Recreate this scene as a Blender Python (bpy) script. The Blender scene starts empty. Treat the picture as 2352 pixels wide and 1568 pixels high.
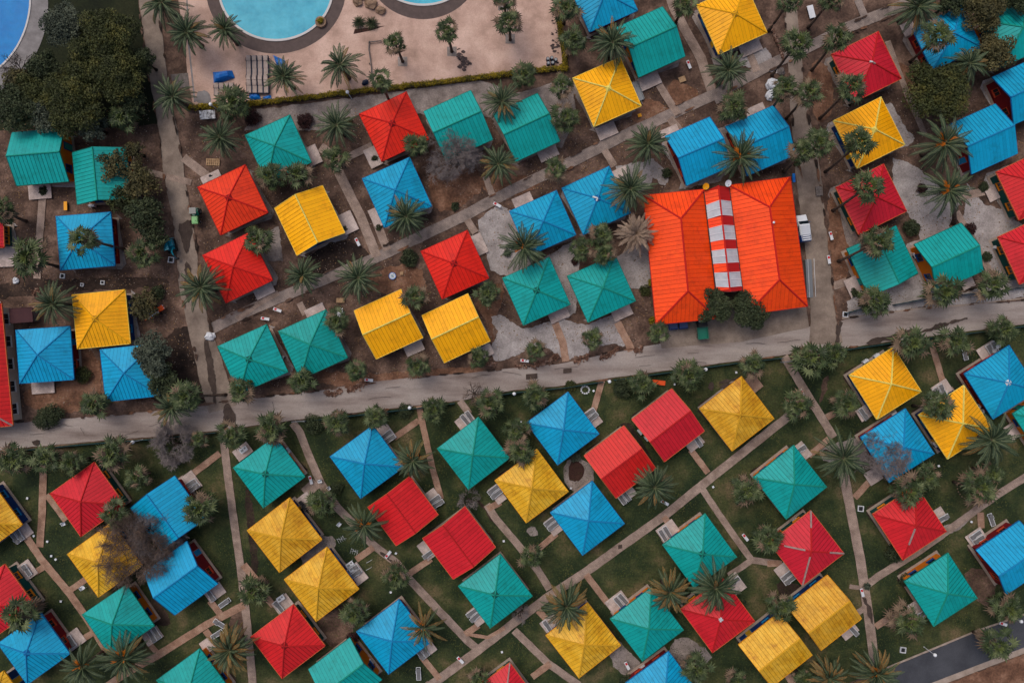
import bpy, bmesh, math, random
import numpy as np
from mathutils import Vector, Matrix, Euler, noise as mnoise

# ---------------------------------------------------------------- camera, sky, sun, exposure
SC = bpy.context.scene
COL = SC.collection
S = 0.065          # metres on the ground per unit of the plan grid
H = 110.0          # flying height of the drone
CX, CY = 1176.0, 784.0

cam_d = bpy.data.cameras.new('camera')
cam = bpy.data.objects.new('camera', cam_d); COL.objects.link(cam)
cam.location = (0, 0, H); cam.rotation_euler = (0, 0, 0)
cam_d.sensor_width = 36.0; cam_d.lens = 36.0 * H / (2352 * S)
cam_d.clip_start = 0.5; cam_d.clip_end = 3000
SC.camera = cam

SUN_EL, SUN_AZ = math.radians(60), math.radians(-38)      # from the upper left of the picture
world = bpy.data.worlds.new('World'); SC.world = world; world.use_nodes = True
nt = world.node_tree; nt.nodes.clear()
sky = nt.nodes.new('ShaderNodeTexSky'); sky.sky_type = 'NISHITA'; sky.sun_disc = False
sky.sun_elevation = SUN_EL; sky.sun_rotation = SUN_AZ
sky.air_density = 0.8; sky.dust_density = 5.0; sky.ozone_density = 0.0
bgn = nt.nodes.new('ShaderNodeBackground'); bgn.inputs['Strength'].default_value = 0.13
won = nt.nodes.new('ShaderNodeOutputWorld')
nt.links.new(sky.outputs[0], bgn.inputs[0]); nt.links.new(bgn.outputs[0], won.inputs[0])
sun_d = bpy.data.lights.new('sun', 'SUN'); sun_d.energy = 0.7; sun_d.angle = math.radians(32)
sun_d.color = (1.0, 0.97, 0.93)
sun = bpy.data.objects.new('sun', sun_d); COL.objects.link(sun)
sd = Vector((math.sin(SUN_AZ) * math.cos(SUN_EL), math.cos(SUN_AZ) * math.cos(SUN_EL), math.sin(SUN_EL)))
sun.rotation_euler = sd.to_track_quat('Z', 'Y').to_euler()
sun.location = (0, 0, 60)
SC.view_settings.view_transform = 'Standard'; SC.view_settings.look = 'None'
SC.view_settings.exposure = -0.06; SC.view_settings.gamma = 1.0
SC.render.engine = 'CYCLES'

# ---------------------------------------------------------------- helpers
R = random.Random(7)
def G(px, py, z=0.0):
    k = S * (H - z) / H
    return Vector(((px - CX) * k, -(py - CY) * k, z))
def lin(c):
    c = c / 255.0
    return c / 12.92 if c <= 0.04045 else ((c + 0.055) / 1.055) ** 2.4
def rgb(r, g, b): return (lin(r), lin(g), lin(b), 1.0)

def tag(o, label=None, cat=None, group=None, kind=None):
    if label: o['label'] = label
    if cat: o['category'] = cat
    if group: o['group'] = group
    if kind: o['kind'] = kind
    return o
def empty(name, loc, rz=0.0, label=None, cat=None, group=None):
    o = bpy.data.objects.new(name, None); COL.objects.link(o)
    o.empty_display_size = 0.3; o.location = loc; o.rotation_euler = (0, 0, rz)
    return tag(o, label, cat, group)
def link(name, me, parent=None):
    o = bpy.data.objects.new(name, me); COL.objects.link(o)
    if parent is not None: o.parent = parent
    return o
def copy_tree(o, parent=None):
    c = o.copy(); COL.objects.link(c); c.parent = parent
    for ch in list(o.children): copy_tree(ch, c)
    return c

class MB:
    def __init__(s): s.v = []; s.f = []; s.m = []
    def face(s, pts, mi=0):
        n = len(s.v); s.v.extend([tuple(p) for p in pts]); s.f.append(tuple(range(n, n + len(pts)))); s.m.append(mi)
    def hexa(s, b, t, mi=0):
        n = len(s.v); s.v.extend([tuple(p) for p in list(b) + list(t)])
        for q in ((3,2,1,0), (4,5,6,7), (0,1,5,4), (1,2,6,5), (2,3,7,6), (3,0,4,7)):
            s.f.append(tuple(n + i for i in q)); s.m.append(mi)
    def box(s, c, d, rz=0.0, mi=0, tilt=0.0):
        x, y, z = d[0]/2, d[1]/2, d[2]/2
        M = Matrix.Translation(c) @ Matrix.Rotation(rz, 4, 'Z') @ Matrix.Rotation(tilt, 4, 'Y')
        P = [M @ Vector(p) for p in ((-x,-y,-z),(x,-y,-z),(x,y,-z),(-x,y,-z),(-x,-y,z),(x,-y,z),(x,y,z),(-x,y,z))]
        s.hexa(P[:4], P[4:], mi)
    def tube(s, pts, rad, n=6, mi=0, cap=True):
        pts = [Vector(p) for p in pts]
        if not hasattr(rad, '__len__'): rad = [rad] * len(pts)
        base = len(s.v)
        for i, p in enumerate(pts):
            d = (pts[min(i+1, len(pts)-1)] - pts[max(i-1, 0)])
            d = d.normalized() if d.length > 1e-6 else Vector((0,0,1))
            a = d.cross(Vector((0, 0, 1)))
            if a.length < 0.05: a = d.cross(Vector((0, 1, 0)))
            a.normalize(); b = d.cross(a)
            for k in range(n):
                t = 2*math.pi*k/n
                s.v.append(tuple(p + (a*math.cos(t) + b*math.sin(t)) * rad[i]))
        for i in range(len(pts)-1):
            for k in range(n):
                k2 = (k+1) % n
                s.f.append((base+i*n+k, base+i*n+k2, base+(i+1)*n+k2, base+(i+1)*n+k)); s.m.append(mi)
        if cap:
            s.f.append(tuple(base + k for k in range(n-1, -1, -1))); s.m.append(mi)
            s.f.append(tuple(base + (len(pts)-1)*n + k for k in range(n))); s.m.append(mi)
    def ball(s, c, r, mi=0, nu=12, nv=8, sc=(1,1,1), jit=0.0, rng=None):
        base = len(s.v); c = Vector(c)
        for j in range(nv+1):
            ph = math.pi*j/nv
            for i in range(nu):
                th = 2*math.pi*i/nu
                d = Vector((math.sin(ph)*math.cos(th), math.sin(ph)*math.sin(th), math.cos(ph)))
                q = 1.0 + (jit * mnoise.noise(d*1.7 + c*3.1) if jit else 0)
                s.v.append((c.x+d.x*r*sc[0]*q, c.y+d.y*r*sc[1]*q, c.z+d.z*r*sc[2]*q))
        for j in range(nv):
            for i in range(nu):
                i2 = (i+1) % nu
                s.f.append((base+j*nu+i, base+(j+1)*nu+i, base+(j+1)*nu+i2, base+j*nu+i2)); s.m.append(mi)
    def mesh(s, name, mats, smooth=False):
        me = bpy.data.meshes.new(name); me.from_pydata(s.v, [], s.f)
        for m in (mats if isinstance(mats, (list, tuple)) else [mats]): me.materials.append(m)
        if any(s.m): me.polygons.foreach_set('material_index', s.m)
        if smooth: me.polygons.foreach_set('use_smooth', [True]*len(s.f))
        me.update(); return me
    def build(s, name, mats, parent=None, smooth=False):
        return link(name, s.mesh(name, mats, smooth), parent)

# ---------------------------------------------------------------- materials
def mat(name, cols, scale=1.0, rough=0.85, bump=0.0, bscale=None, fine=0.0, metal=0.0, spec=0.3, island=0.0, stretch=None, detail=6.0, pos=None, trans=0.0, coat=0.0, bdist=0.05):
    m = bpy.data.materials.new(name); m.use_nodes = True
    t = m.node_tree; N = t.nodes; L = t.links
    p = N['Principled BSDF']
    p.inputs['Roughness'].default_value = rough; p.inputs['Metallic'].default_value = metal
    p.inputs['Specular IOR Level'].default_value = spec
    if coat: p.inputs['Coat Weight'].default_value = coat
    if not isinstance(cols, list): cols = [cols]
    tc = N.new('ShaderNodeTexCoord'); mp = N.new('ShaderNodeMapping'); L.new(tc.outputs['Object'], mp.inputs[0])
    if stretch: mp.inputs['Scale'].default_value = stretch
    if len(cols) == 1:
        rc = N.new('ShaderNodeRGB'); rc.outputs[0].default_value = cols[0]; out = rc.outputs[0]
    else:
        nz = N.new('ShaderNodeTexNoise'); nz.inputs['Scale'].default_value = scale; nz.inputs['Detail'].default_value = detail
        nz.inputs['Roughness'].default_value = 0.62
        L.new(mp.outputs[0], nz.inputs['Vector'])
        cr = N.new('ShaderNodeValToRGB'); L.new(nz.outputs['Fac'], cr.inputs[0])
        ps = pos or [0.32 + 0.36*i/(len(cols)-1) for i in range(len(cols))]
        el = cr.color_ramp.elements
        el[0].position = ps[0]; el[0].color = cols[0]; el[1].position = ps[-1]; el[1].color = cols[-1]
        for i in range(1, len(cols)-1):
            e = el.new(ps[i]); e.color = cols[i]
        out = cr.outputs[0]
    if fine:
        n2 = N.new('ShaderNodeTexNoise'); n2.inputs['Scale'].default_value = (bscale or 6.0); n2.inputs['Detail'].default_value = 5
        n2.inputs['Roughness'].default_value = 0.75
        L.new(tc.outputs['Object'], n2.inputs['Vector'])
        mr = N.new('ShaderNodeMapRange'); mr.inputs[1].default_value = 0.34; mr.inputs[2].default_value = 0.66
        mr.inputs[3].default_value = 1 - fine; mr.inputs[4].default_value = 1 + fine
        L.new(n2.outputs['Fac'], mr.inputs[0])
        hs = N.new('ShaderNodeHueSaturation'); L.new(out, hs.inputs['Color']); L.new(mr.outputs[0], hs.inputs['Value']); out = hs.outputs[0]
    if island:
        ge = N.new('ShaderNodeNewGeometry'); mr = N.new('ShaderNodeMapRange')
        mr.inputs[3].default_value = 1 - island; mr.inputs[4].default_value = 1 + island
        L.new(ge.outputs['Random Per Island'], mr.inputs[0])
        hs = N.new('ShaderNodeHueSaturation'); L.new(out, hs.inputs['Color']); L.new(mr.outputs[0], hs.inputs['Value']); out = hs.outputs[0]
    L.new(out, p.inputs['Base Color'])
    if bump:
        nb = N.new('ShaderNodeTexNoise'); nb.inputs['Scale'].default_value = (bscale or 6.0); nb.inputs['Detail'].default_value = 6
        L.new(tc.outputs['Object'], nb.inputs['Vector'])
        bp = N.new('ShaderNodeBump'); bp.inputs['Strength'].default_value = bump; bp.inputs['Distance'].default_value = bdist
        L.new(nb.outputs['Fac'], bp.inputs['Height']); L.new(bp.outputs[0], p.inputs['Normal'])
    return m

M = {}
M['soil'] = mat('soil', [rgb(52,40,34), rgb(80,62,53), rgb(108,86,74), rgb(140,114,99)], 0.3, 0.95, 0.6, 3.0, 0.38, pos=[0.3,0.46,0.58,0.72])
M['soil_dark'] = mat('soil_dark', [rgb(30,23,20), rgb(52,40,34), rgb(74,58,49)], 0.4, 0.95, 0.6, 3.0, 0.4)
M['soil_rust'] = mat('soil_rust', [rgb(84,58,44), rgb(112,80,62), rgb(138,104,84)], 0.5, 0.95, 0.6, 3.0, 0.35)
M['lawn'] = mat('lawn', [rgb(24,36,19), rgb(41,53,29), rgb(66,70,41), rgb(108,93,68)], 0.17, 0.95, 0.8, 3.5, 0.42, pos=[0.33,0.46,0.56,0.70])
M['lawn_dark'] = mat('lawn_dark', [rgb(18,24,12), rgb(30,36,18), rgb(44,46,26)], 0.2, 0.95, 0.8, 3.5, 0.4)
M['blade'] = mat('grass_blade', [rgb(40,50,22), rgb(64,72,32), rgb(92,88,46)], 0.3, 0.9, island=0.35)
M['asphalt'] = mat('asphalt_worn', [rgb(112,99,93), rgb(142,130,124), rgb(158,148,142), rgb(172,159,150)], 0.5, 0.9, 0.3, 7.0, 0.15, stretch=(.16,.8,1), pos=[.3,.45,.58,.74], detail=8)
M['concrete_lane'] = mat('concrete_lane', [rgb(106,93,84), rgb(131,117,106), rgb(152,137,124)], 0.35, 0.9, 0.3, 6.0, 0.16)
M['asphalt_new'] = mat('asphalt_new', [rgb(58,60,66), rgb(74,76,82)], 0.3, 0.85, 0.3, 8.0, 0.15)
M['kerb'] = mat('kerb_stone', [rgb(140,125,112), rgb(168,152,140)], 0.8, 0.85, 0.2, 8.0, 0.12)
def paver(name, a, b, c, bw=0.42, bh=0.21):
    m = mat(name, [a, b, c], 0.7, 0.85, 0.2, 9.0, 0.16)
    t = m.node_tree; N = t.nodes; L = t.links; p = N['Principled BSDF']
    src = p.inputs['Base Color'].links[0].from_socket
    tc = N.new('ShaderNodeTexCoord'); mp = N.new('ShaderNodeMapping'); mp.inputs['Rotation'].default_value = (0, 0, 0.62)
    L.new(tc.outputs['Object'], mp.inputs[0])
    br = N.new('ShaderNodeTexBrick'); br.inputs['Scale'].default_value = 1.0
    br.inputs['Brick Width'].default_value = bw; br.inputs['Row Height'].default_value = bh; br.inputs['Mortar Size'].default_value = 0.012
    br.inputs['Color1'].default_value = (1.06,1.04,1.03,1); br.inputs['Color2'].default_value = (.86,.84,.84,1); br.inputs['Mortar'].default_value = (.6,.58,.57,1)
    L.new(mp.outputs[0], br.inputs['Vector'])
    mx = N.new('ShaderNodeMix'); mx.data_type = 'RGBA'; mx.blend_type = 'MULTIPLY'; mx.inputs['Factor'].default_value = 1.0
    L.new(src, mx.inputs['A']); L.new(br.outputs['Color'], mx.inputs['B']); L.new(mx.outputs['Result'], p.inputs['Base Color'])
    return m
M['path'] = paver('path_pavers', rgb(128,110,99), rgb(152,134,122), rgb(172,152,140))
M['path_brick'] = paver('path_brick', rgb(132,102,84), rgb(160,128,108), rgb(176,148,128))
M['patio'] = paver('patio_tiles', rgb(168,153,147), rgb(192,177,170), rgb(206,192,186), 0.6, 0.6)
M['path_grey'] = paver('path_grey', rgb(112,102,98), rgb(140,128,121), rgb(158,144,136))
M['terrace'] = mat('terrace', [rgb(146,120,106), rgb(186,155,140), rgb(208,178,163)], 0.22, 0.85, 0.2, 5.0, 0.12, pos=[0.28,0.48,0.66])
M['gravel'] = mat('gravel', [rgb(134,127,125), rgb(156,149,147), rgb(174,167,165)], 0.5, 0.95, 0.7, 5.0, 0.26)
M['gravel_pink'] = mat('gravel_pink', [rgb(104,95,91), rgb(132,122,117), rgb(156,145,140)], 0.5, 0.95, 0.7, 5.0, 0.28)
M['stain'] = mat('mud_stain', [rgb(58,48,43), rgb(80,68,62)], 0.8, 0.95, 0.3, 5.0, 0.25)
M['stain_black'] = mat('black_stain', [rgb(42,36,38), rgb(92,78,76)], 2.0, 0.95, 0.3, 5.0, 0.25)
M['bark_mulch'] = mat('bark_mulch', [rgb(48,30,26), rgb(70,46,40)], 2.0, 0.95, 0.9, 8.0, 0.35)
M['deck'] = mat('pool_deck', [rgb(78,66,64), rgb(94,80,76)], 1.2, 0.8, 0.2, 8.0, 0.12)
M['pool_rim'] = mat('pool_rim', rgb(196,192,190), rough=0.6)
M['pool_grey'] = mat('pool_surround', [rgb(112,108,108), rgb(140,136,136)], 0.8, 0.85, 0.2, 8.0, 0.1)
def water(name, a, b):
    m = mat(name, [a, b], 0.35, 0.25, 0.5, 1.1, 0.07, spec=0.12, detail=9)
    return m
M['water'] = water('water_light', rgb(34,150,180), rgb(74,180,204))
M['water_blue'] = water('water_blue', rgb(0,112,184), rgb(2,132,202))
M['pool_tile'] = mat('pool_tile', rgb(60,160,190), rough=0.4)

def roofm(name, base, hi, lo, rough=0.5):
    return mat(name, [lo, base, base, hi], 0.45, rough, 0.08, 4.0, 0.07, spec=0.3, pos=[0.26,0.42,0.6,0.78], island=0.075)
def weather(m, amt=0.07, dirt=(0.5,0.42,0.34,1), k=0.3):
    t = m.node_tree; N = t.nodes; L = t.links; p = N['Principled BSDF']; src = p.inputs['Base Color'].links[0].from_socket
    oi = N.new('ShaderNodeObjectInfo'); mr = N.new('ShaderNodeMapRange'); mr.inputs[3].default_value = 1-amt; mr.inputs[4].default_value = 1+amt; L.new(oi.outputs['Random'], mr.inputs[0])
    hs = N.new('ShaderNodeHueSaturation'); L.new(src, hs.inputs['Color']); L.new(mr.outputs[0], hs.inputs['Value'])
    m2 = N.new('ShaderNodeMapRange'); m2.inputs[3].default_value = .4965; m2.inputs[4].default_value = .503; L.new(oi.outputs['Random'], m2.inputs[0]); L.new(m2.outputs[0], hs.inputs['Hue'])
    tc = N.new('ShaderNodeTexCoord'); ad = N.new('ShaderNodeVectorMath'); ad.operation = 'ADD'; sc = N.new('ShaderNodeVectorMath'); sc.operation = 'SCALE'; sc.inputs['Scale'].default_value = 40
    cb = N.new('ShaderNodeCombineXYZ'); L.new(oi.outputs['Random'], cb.inputs[0]); L.new(cb.outputs[0], sc.inputs[0]); L.new(tc.outputs['Object'], ad.inputs[0]); L.new(sc.outputs[0], ad.inputs[1])
    nz = N.new('ShaderNodeTexNoise'); nz.inputs['Scale'].default_value = .55; nz.inputs['Detail'].default_value = 9; nz.inputs['Roughness'].default_value = .72; L.new(ad.outputs[0], nz.inputs['Vector'])
    cr = N.new('ShaderNodeMapRange'); cr.inputs[1].default_value = .5; cr.inputs[2].default_value = .8; cr.inputs[3].default_value = 0; cr.inputs[4].default_value = k; L.new(nz.outputs['Fac'], cr.inputs[0])
    mx = N.new('ShaderNodeMix'); mx.data_type = 'RGBA'; mx.blend_type = 'MULTIPLY'; mx.inputs['B'].default_value = dirt; L.new(cr.outputs[0], mx.inputs['Factor']); L.new(hs.outputs[0], mx.inputs['A']); L.new(mx.outputs['Result'], p.inputs['Base Color'])
    return m
RC = {
 'teal': (roofm('roof_teal', rgb(0,158,154), rgb(14,170,166), rgb(0,136,130)), mat('roof_teal_seam', rgb(6,84,74))),
 'red': (roofm('roof_red', rgb(208,30,40), rgb(220,50,56), rgb(186,20,32)), mat('roof_red_seam', rgb(112,10,16))),
 'scarlet': (roofm('roof_scarlet', rgb(232,50,18), rgb(238,72,28), rgb(206,36,16)), mat('roof_scarlet_seam', rgb(146,18,14))),
 'hall': (roofm('roof_hall', rgb(248,66,6), rgb(250,82,8), rgb(230,46,10)), mat('roof_hall_seam', rgb(166,24,12))),
 'yellow': (roofm('roof_yellow', rgb(253,176,0), rgb(255,186,2), rgb(242,154,0)), mat('roof_yellow_seam', rgb(170,112,4))),
 'ochre': (mat('roof_ochre', [rgb(186,124,10), rgb(220,164,28), rgb(232,182,56)], 0.5, 0.45, 0.08, 4.0, 0.1, spec=0.3, pos=[0.3,0.46,0.66], island=0.09, detail=9), mat('roof_ochre_seam', rgb(132,84,10))),
 'blue': (roofm('roof_blue', rgb(0,158,204), rgb(6,172,216), rgb(0,138,186)), mat('roof_blue_seam', rgb(4,74,122))),
}
CAPC = {'teal': mat('cap_teal', rgb(18,138,120)), 'red': mat('cap_red', rgb(176,26,28)), 'scarlet': mat('cap_scarlet', rgb(190,26,20)), 'hall': mat('cap_hall', rgb(190,30,22)),
 'yellow': mat('cap_yellow', rgb(226,166,16)), 'ochre': mat('cap_ochre', rgb(206,156,36)), 'blue': mat('cap_blue', rgb(20,128,180)),
 'pale': mat('cap_pale_yellow', [rgb(206,192,84), rgb(232,218,118)], 2.0), 'grey': mat('cap_galvanised', [rgb(138,112,108), rgb(170,142,136)], 2.0, 0.5), 'white': mat('cap_white', rgb(196,200,204)),
 'dark_teal': mat('cap_dark_teal', rgb(6,84,76)), 'dark_red': mat('cap_dark_red', rgb(128,8,14)), 'dark_yellow': mat('cap_dark_yellow', rgb(178,126,22)), 'dark_blue': mat('cap_dark_blue', rgb(0,88,150))}
FAS = {'teal': mat('fascia_teal', rgb(12,112,98)), 'red': mat('fascia_red', rgb(204,104,58)), 'scarlet': mat('fascia_scarlet', rgb(170,26,22)), 'hall': mat('fascia_hall', rgb(176,34,26)),
 'yellow': mat('fascia_yellow', rgb(236,206,90)), 'ochre': mat('fascia_ochre', rgb(216,146,22)), 'blue': mat('fascia_blue', rgb(10,106,164))}
WL = {'teal': mat('wall_orange', [rgb(196,104,10), rgb(214,122,16)], 0.8, 0.8, 0.1, 8.0, 0.06), 'red': mat('wall_green', [rgb(4,62,58), rgb(8,78,70)], 0.8, 0.8, 0.1, 8.0, 0.06),
 'blue': mat('wall_maroon', [rgb(104,10,20), rgb(126,16,26)], 0.8, 0.8, 0.1, 8.0, 0.06), 'yellow': mat('wall_navy', [rgb(4,40,92), rgb(8,54,112)], 0.8, 0.8, 0.1, 8.0, 0.06)}
WL['scarlet'] = WL['red']; WL['ochre'] = WL['yellow']
WL['hall'] = mat('wall_cream', [rgb(186,170,150), rgb(204,190,170)], 0.8, 0.85, 0.1, 8.0, 0.06)
TRIM = {'teal': mat('trim_blue', rgb(12,64,124)), 'red': mat('trim_orange', rgb(214,132,20)), 'blue': mat('trim_rust', rgb(178,64,34)), 'yellow': mat('trim_sky', rgb(20,118,170)), 'hall': mat('trim_white', rgb(210,206,200))}
TRIM['scarlet'] = TRIM['red']; TRIM['ochre'] = TRIM['yellow']
for q in RC: weather(RC[q][0], .035 if q == 'hall' else .06, k=.95 if q == 'ochre' else .8)
M['glass'] = mat('glass_dark', rgb(24,34,42), rough=0.12, spec=0.6)
M['white'] = mat('white_paint', [rgb(196,200,206), rgb(216,218,222)], 1.5, 0.5)
M['white_metal'] = mat('white_plastic', rgb(214,218,224), rough=0.45)
M['grey_metal'] = mat('grey_metal', rgb(128,132,136), rough=0.5, metal=0.3)
M['sling'] = mat('grey_sling', [rgb(98,98,100), rgb(118,118,120)], 2.0, 0.8)
M['dark'] = mat('dark_grey', rgb(34,35,38), rough=0.6)
M['navy'] = mat('navy_plastic', rgb(22,34,60), rough=0.5)
M['red'] = mat('red_paint', rgb(190,20,34), rough=0.5)
M['orange'] = mat('orange_paint', rgb(226,84,30), rough=0.5)
M['amber'] = mat('amber_paint', rgb(240,162,8), rough=0.5)
M['tarp'] = mat('blue_tarp', [rgb(4,92,176), rgb(14,116,198)], 1.5, 0.45, 0.6, 2.0, 0.1, bdist=0.15)
M['wood'] = mat('wood', [rgb(142,112,82), rgb(178,148,114)], 3.0, 0.85, 0.2, 10, 0.1)
M['wood_grey'] = mat('wood_grey', [rgb(92,84,80), rgb(120,112,108)], 3.0, 0.85, 0.2, 10, 0.1)
M['rock'] = mat('rock', [rgb(104,82,66), rgb(140,114,94), rgb(158,132,112)], 1.2, 0.95, 0.7, 4.0, 0.15)
M['rubble'] = mat('rubble', [rgb(74,52,42), rgb(110,80,66), rgb(160,134,118)], 2.0, 0.95, 0.5, 6.0, 0.2, island=0.35)
M['globe'] = mat('lamp_globe_white', rgb(226,230,234), rough=0.35)
M['green_paint'] = mat('green_paint', rgb(94,166,88), rough=0.4, coat=0.3)
M['green_truck'] = mat('green_truck', rgb(0,104,84), rough=0.4, coat=0.3)
M['turq'] = mat('turquoise_paint', rgb(0,120,142), rough=0.4, coat=0.3)
M['car_white'] = mat('car_white', rgb(214,218,224), rough=0.3, coat=0.5)
M['car_blue'] = mat('car_blue', rgb(14,50,108), rough=0.3, coat=0.5)
M['rubber'] = mat('rubber', rgb(20,20,21), rough=0.9)
M['fence'] = mat('fence_teal', [rgb(20,52,58), rgb(34,74,78)], 1.0, 0.8)
M['maroon_roof'] = mat('maroon_felt', [rgb(62,38,42), rgb(76,48,50)], 1.0, 0.9)
M['trunk'] = mat('palm_trunk', [rgb(52,42,36), rgb(82,68,58), rgb(104,88,76)], 3.0, 0.95, 0.6, 8.0, 0.25)
M['bark'] = mat('bark', [rgb(46,38,34), rgb(70,60,54)], 3.0, 0.95, 0.4, 8.0, 0.2)
M['twig_grey'] = mat('twig_grey', [rgb(104,96,96), rgb(136,127,125)], 0.6, 0.95, island=0.2)
M['twig_brown'] = mat('twig_brown', [rgb(84,70,62), rgb(112,94,84)], 0.6, 0.95, island=0.2)
M['frond'] = mat('date_frond', [rgb(34,50,34), rgb(54,70,46), rgb(76,90,62)], 0.8, 0.55, island=0.24)
M['frond_old'] = mat('date_frond_old', [rgb(86,70,36), rgb(128,96,52), rgb(112,100,60)], 0.8, 0.7, island=0.3)
M['frond_dead'] = mat('date_frond_dead', [rgb(122,102,86), rgb(158,138,120)], 0.8, 0.8, island=0.25)
M['rachis'] = mat('frond_rib', rgb(104,112,80), rough=0.6)
M['fan'] = mat('fan_leaf', [rgb(34,46,26), rgb(60,74,42), rgb(104,112,74)], 1.6, 0.5, island=0.34)
M['fan_new'] = mat('fan_leaf_new', [rgb(70,84,42), rgb(98,108,54)], 1.6, 0.6, island=0.2)
M['fan_dead'] = mat('fan_leaf_dead', [rgb(88,72,58), rgb(132,112,92)], 1.6, 0.8, island=0.3)
M['fruit'] = mat('date_fruit', [rgb(168,88,14), rgb(208,120,20)], 3.0, 0.7)
M['leaf_olive'] = mat('leaf_olive', [rgb(38,44,22), rgb(62,68,34), rgb(96,92,42)], 0.35, 0.75, island=0.38)
M['leaf_grey'] = mat('leaf_grey_green', [rgb(48,56,46), rgb(72,80,66), rgb(98,104,86)], 0.4, 0.75, island=0.38)
M['leaf_dark'] = mat('leaf_dark_green', [rgb(34,44,28), rgb(54,64,40), rgb(76,82,54)], 0.5, 0.75, island=0.38)
M['leaf_brown'] = mat('leaf_brown_green', [rgb(54,54,34), rgb(80,76,46), rgb(108,96,58)], 0.4, 0.75, island=0.38)
M['leaf_yellow'] = mat('leaf_yellow_green', [rgb(84,82,22), rgb(128,112,22), rgb(156,134,30)], 0.9, 0.75, island=0.4)
M['leaf_red'] = mat('leaf_purple', [rgb(42,24,24), rgb(66,38,36)], 0.6, 0.8, island=0.4)
M['pebble'] = mat('pebble', [rgb(108,92,82), rgb(168,152,140)], 1.0, 0.9, island=0.45)
M['dry_leaf'] = mat('dry_leaf', [rgb(96,72,50), rgb(140,112,80)], 1.0, 0.9, island=0.4)
M['beige'] = mat('beige_sling', [rgb(148,132,124), rgb(172,156,148)], 2.0, 0.85)
# ---------------------------------------------------------------- ground, lawns, roads, paths
LAY = [0.0]
def smooth_poly(pts, n=3):
    for _ in range(n):
        out = []
        for i in range(len(pts)):
            a, b = pts[i], pts[(i+1) % len(pts)]
            out.append((a[0]*.75+b[0]*.25, a[1]*.75+b[1]*.25)); out.append((a[0]*.25+b[0]*.75, a[1]*.25+b[1]*.75))
        pts = out
    return pts
def rough_poly(pts, step=10.0, amp=2.0, seed=0):
    out = []; rr = random.Random(seed)
    for i in range(len(pts)):
        a, b = pts[i], pts[(i+1) % len(pts)]
        L = math.hypot(b[0]-a[0], b[1]-a[1]); n = max(1, int(L/step))
        for k in range(n):
            t = k/n; x = a[0]+(b[0]-a[0])*t; y = a[1]+(b[1]-a[1])*t
            nx, ny = -(b[1]-a[1])/max(L,1e-6), (b[0]-a[0])/max(L,1e-6)
            j = (mnoise.noise(Vector((x*.06, y*.06, seed*3.3)))*1.5 + rr.uniform(-.5,.5)) * amp
            out.append((x+nx*j, y+ny*j))
    return out
def sheet(name, pts, z, m, thick=0.0, kind='structure', parent=None):
    bm = bmesh.new()
    vs = [bm.verts.new(G(x, y, 0) + Vector((0,0,z))) for x, y in pts]
    f = bm.faces.new(vs); bm.normal_update()
    if f.normal.z < 0: f.normal_flip()
    if thick:
        n = len(vs); lo = [bm.verts.new(v.co - Vector((0,0,thick))) for v in vs]
        for i in range(n):
            try: bm.faces.new((vs[i], vs[(i+1)%n], lo[(i+1)%n], lo[i]))
            except ValueError: pass
    bmesh.ops.triangulate(bm, faces=[f])
    bmesh.ops.recalc_face_normals(bm, faces=bm.faces)
    for fc in bm.faces:
        if abs(fc.normal.z) > .5 and fc.normal.z < 0: fc.normal_flip()
    me = bpy.data.meshes.new(name); bm.to_mesh(me); bm.free(); me.materials.append(m)
    o = link(name, me, parent)
    if kind: o['kind'] = kind
    return o
def strip_pts(pts, w):
    L, Rr = [], []
    n = len(pts); w = w if hasattr(w, '__len__') else [w]*n
    for i, p in enumerate(pts):
        a = pts[max(i-1,0)]; b = pts[min(i+1,n-1)]
        if 0 < i < n-1:
            d1 = Vector((p[0]-a[0], p[1]-a[1])).normalized(); d2 = Vector((b[0]-p[0], b[1]-p[1])).normalized()
            d = (d1+d2).normalized(); k = 1/max(.5, d.dot(d1))
        else:
            d = Vector((b[0]-a[0], b[1]-a[1])).normalized(); k = 1
        nx, ny = -d.y*k*w[i]/2, d.x*k*w[i]/2
        L.append((p[0]+nx, p[1]+ny)); Rr.append((p[0]-nx, p[1]-ny))
    return L + Rr[::-1]
ZL = [0.012]
def nextz(d=0.0012): ZL[0] += d; return ZL[0]
PATHSEGS = []
def path(name, pts, w, m, rough=0.5):
    for i in range(len(pts)-1): PATHSEGS.append((pts[i], pts[i+1], w if not hasattr(w,'__len__') else max(w)))
    return sheet(name, rough_poly(strip_pts(pts, w), 9, rough, len(PATHSEGS)), nextz(), M[m], 0.05)
def blob(name, pts, m, rough=1.5, z=None, n=2):
    return sheet(name, rough_poly(smooth_poly(pts, n-1 if n > 1 else n), 5, rough*1.25, int(abs(pts[0][0]))), z if z is not None else nextz(), M[m], 0.012)

g = MB(); g.face([(-400,-400,-0.02),(400,-400,-0.02),(400,400,-0.02),(-400,400,-0.02)]); g.build('ground', M['soil'])['kind'] = 'structure'
# big lawns
sheet('lawn', rough_poly([(-200,1050),(0,1036),(188,1018),(345,1006),(502,990),(663,968),(808,950),(963,932),(1063,920),(1176,898),(1296,887),(1391,871),(1551,850),(1696,830),(1816,815),(1926,802),(2046,785),(2352,745),(2600,715),(2600,1335),(2352,1412),(2239,1450),(2040,1532),(1900,1585),(1700,1900),(-200,1900)], 12, .6, 1), 0.004, M['lawn'])
sheet('lawn', rough_poly([(-200,-200),(318,-200),(318,5),(328,75),(342,175),(357,250),(362,285),(230,296),(0,300),(-200,300)], 12, 1.5, 2), 0.004, M['lawn_dark'])
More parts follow.
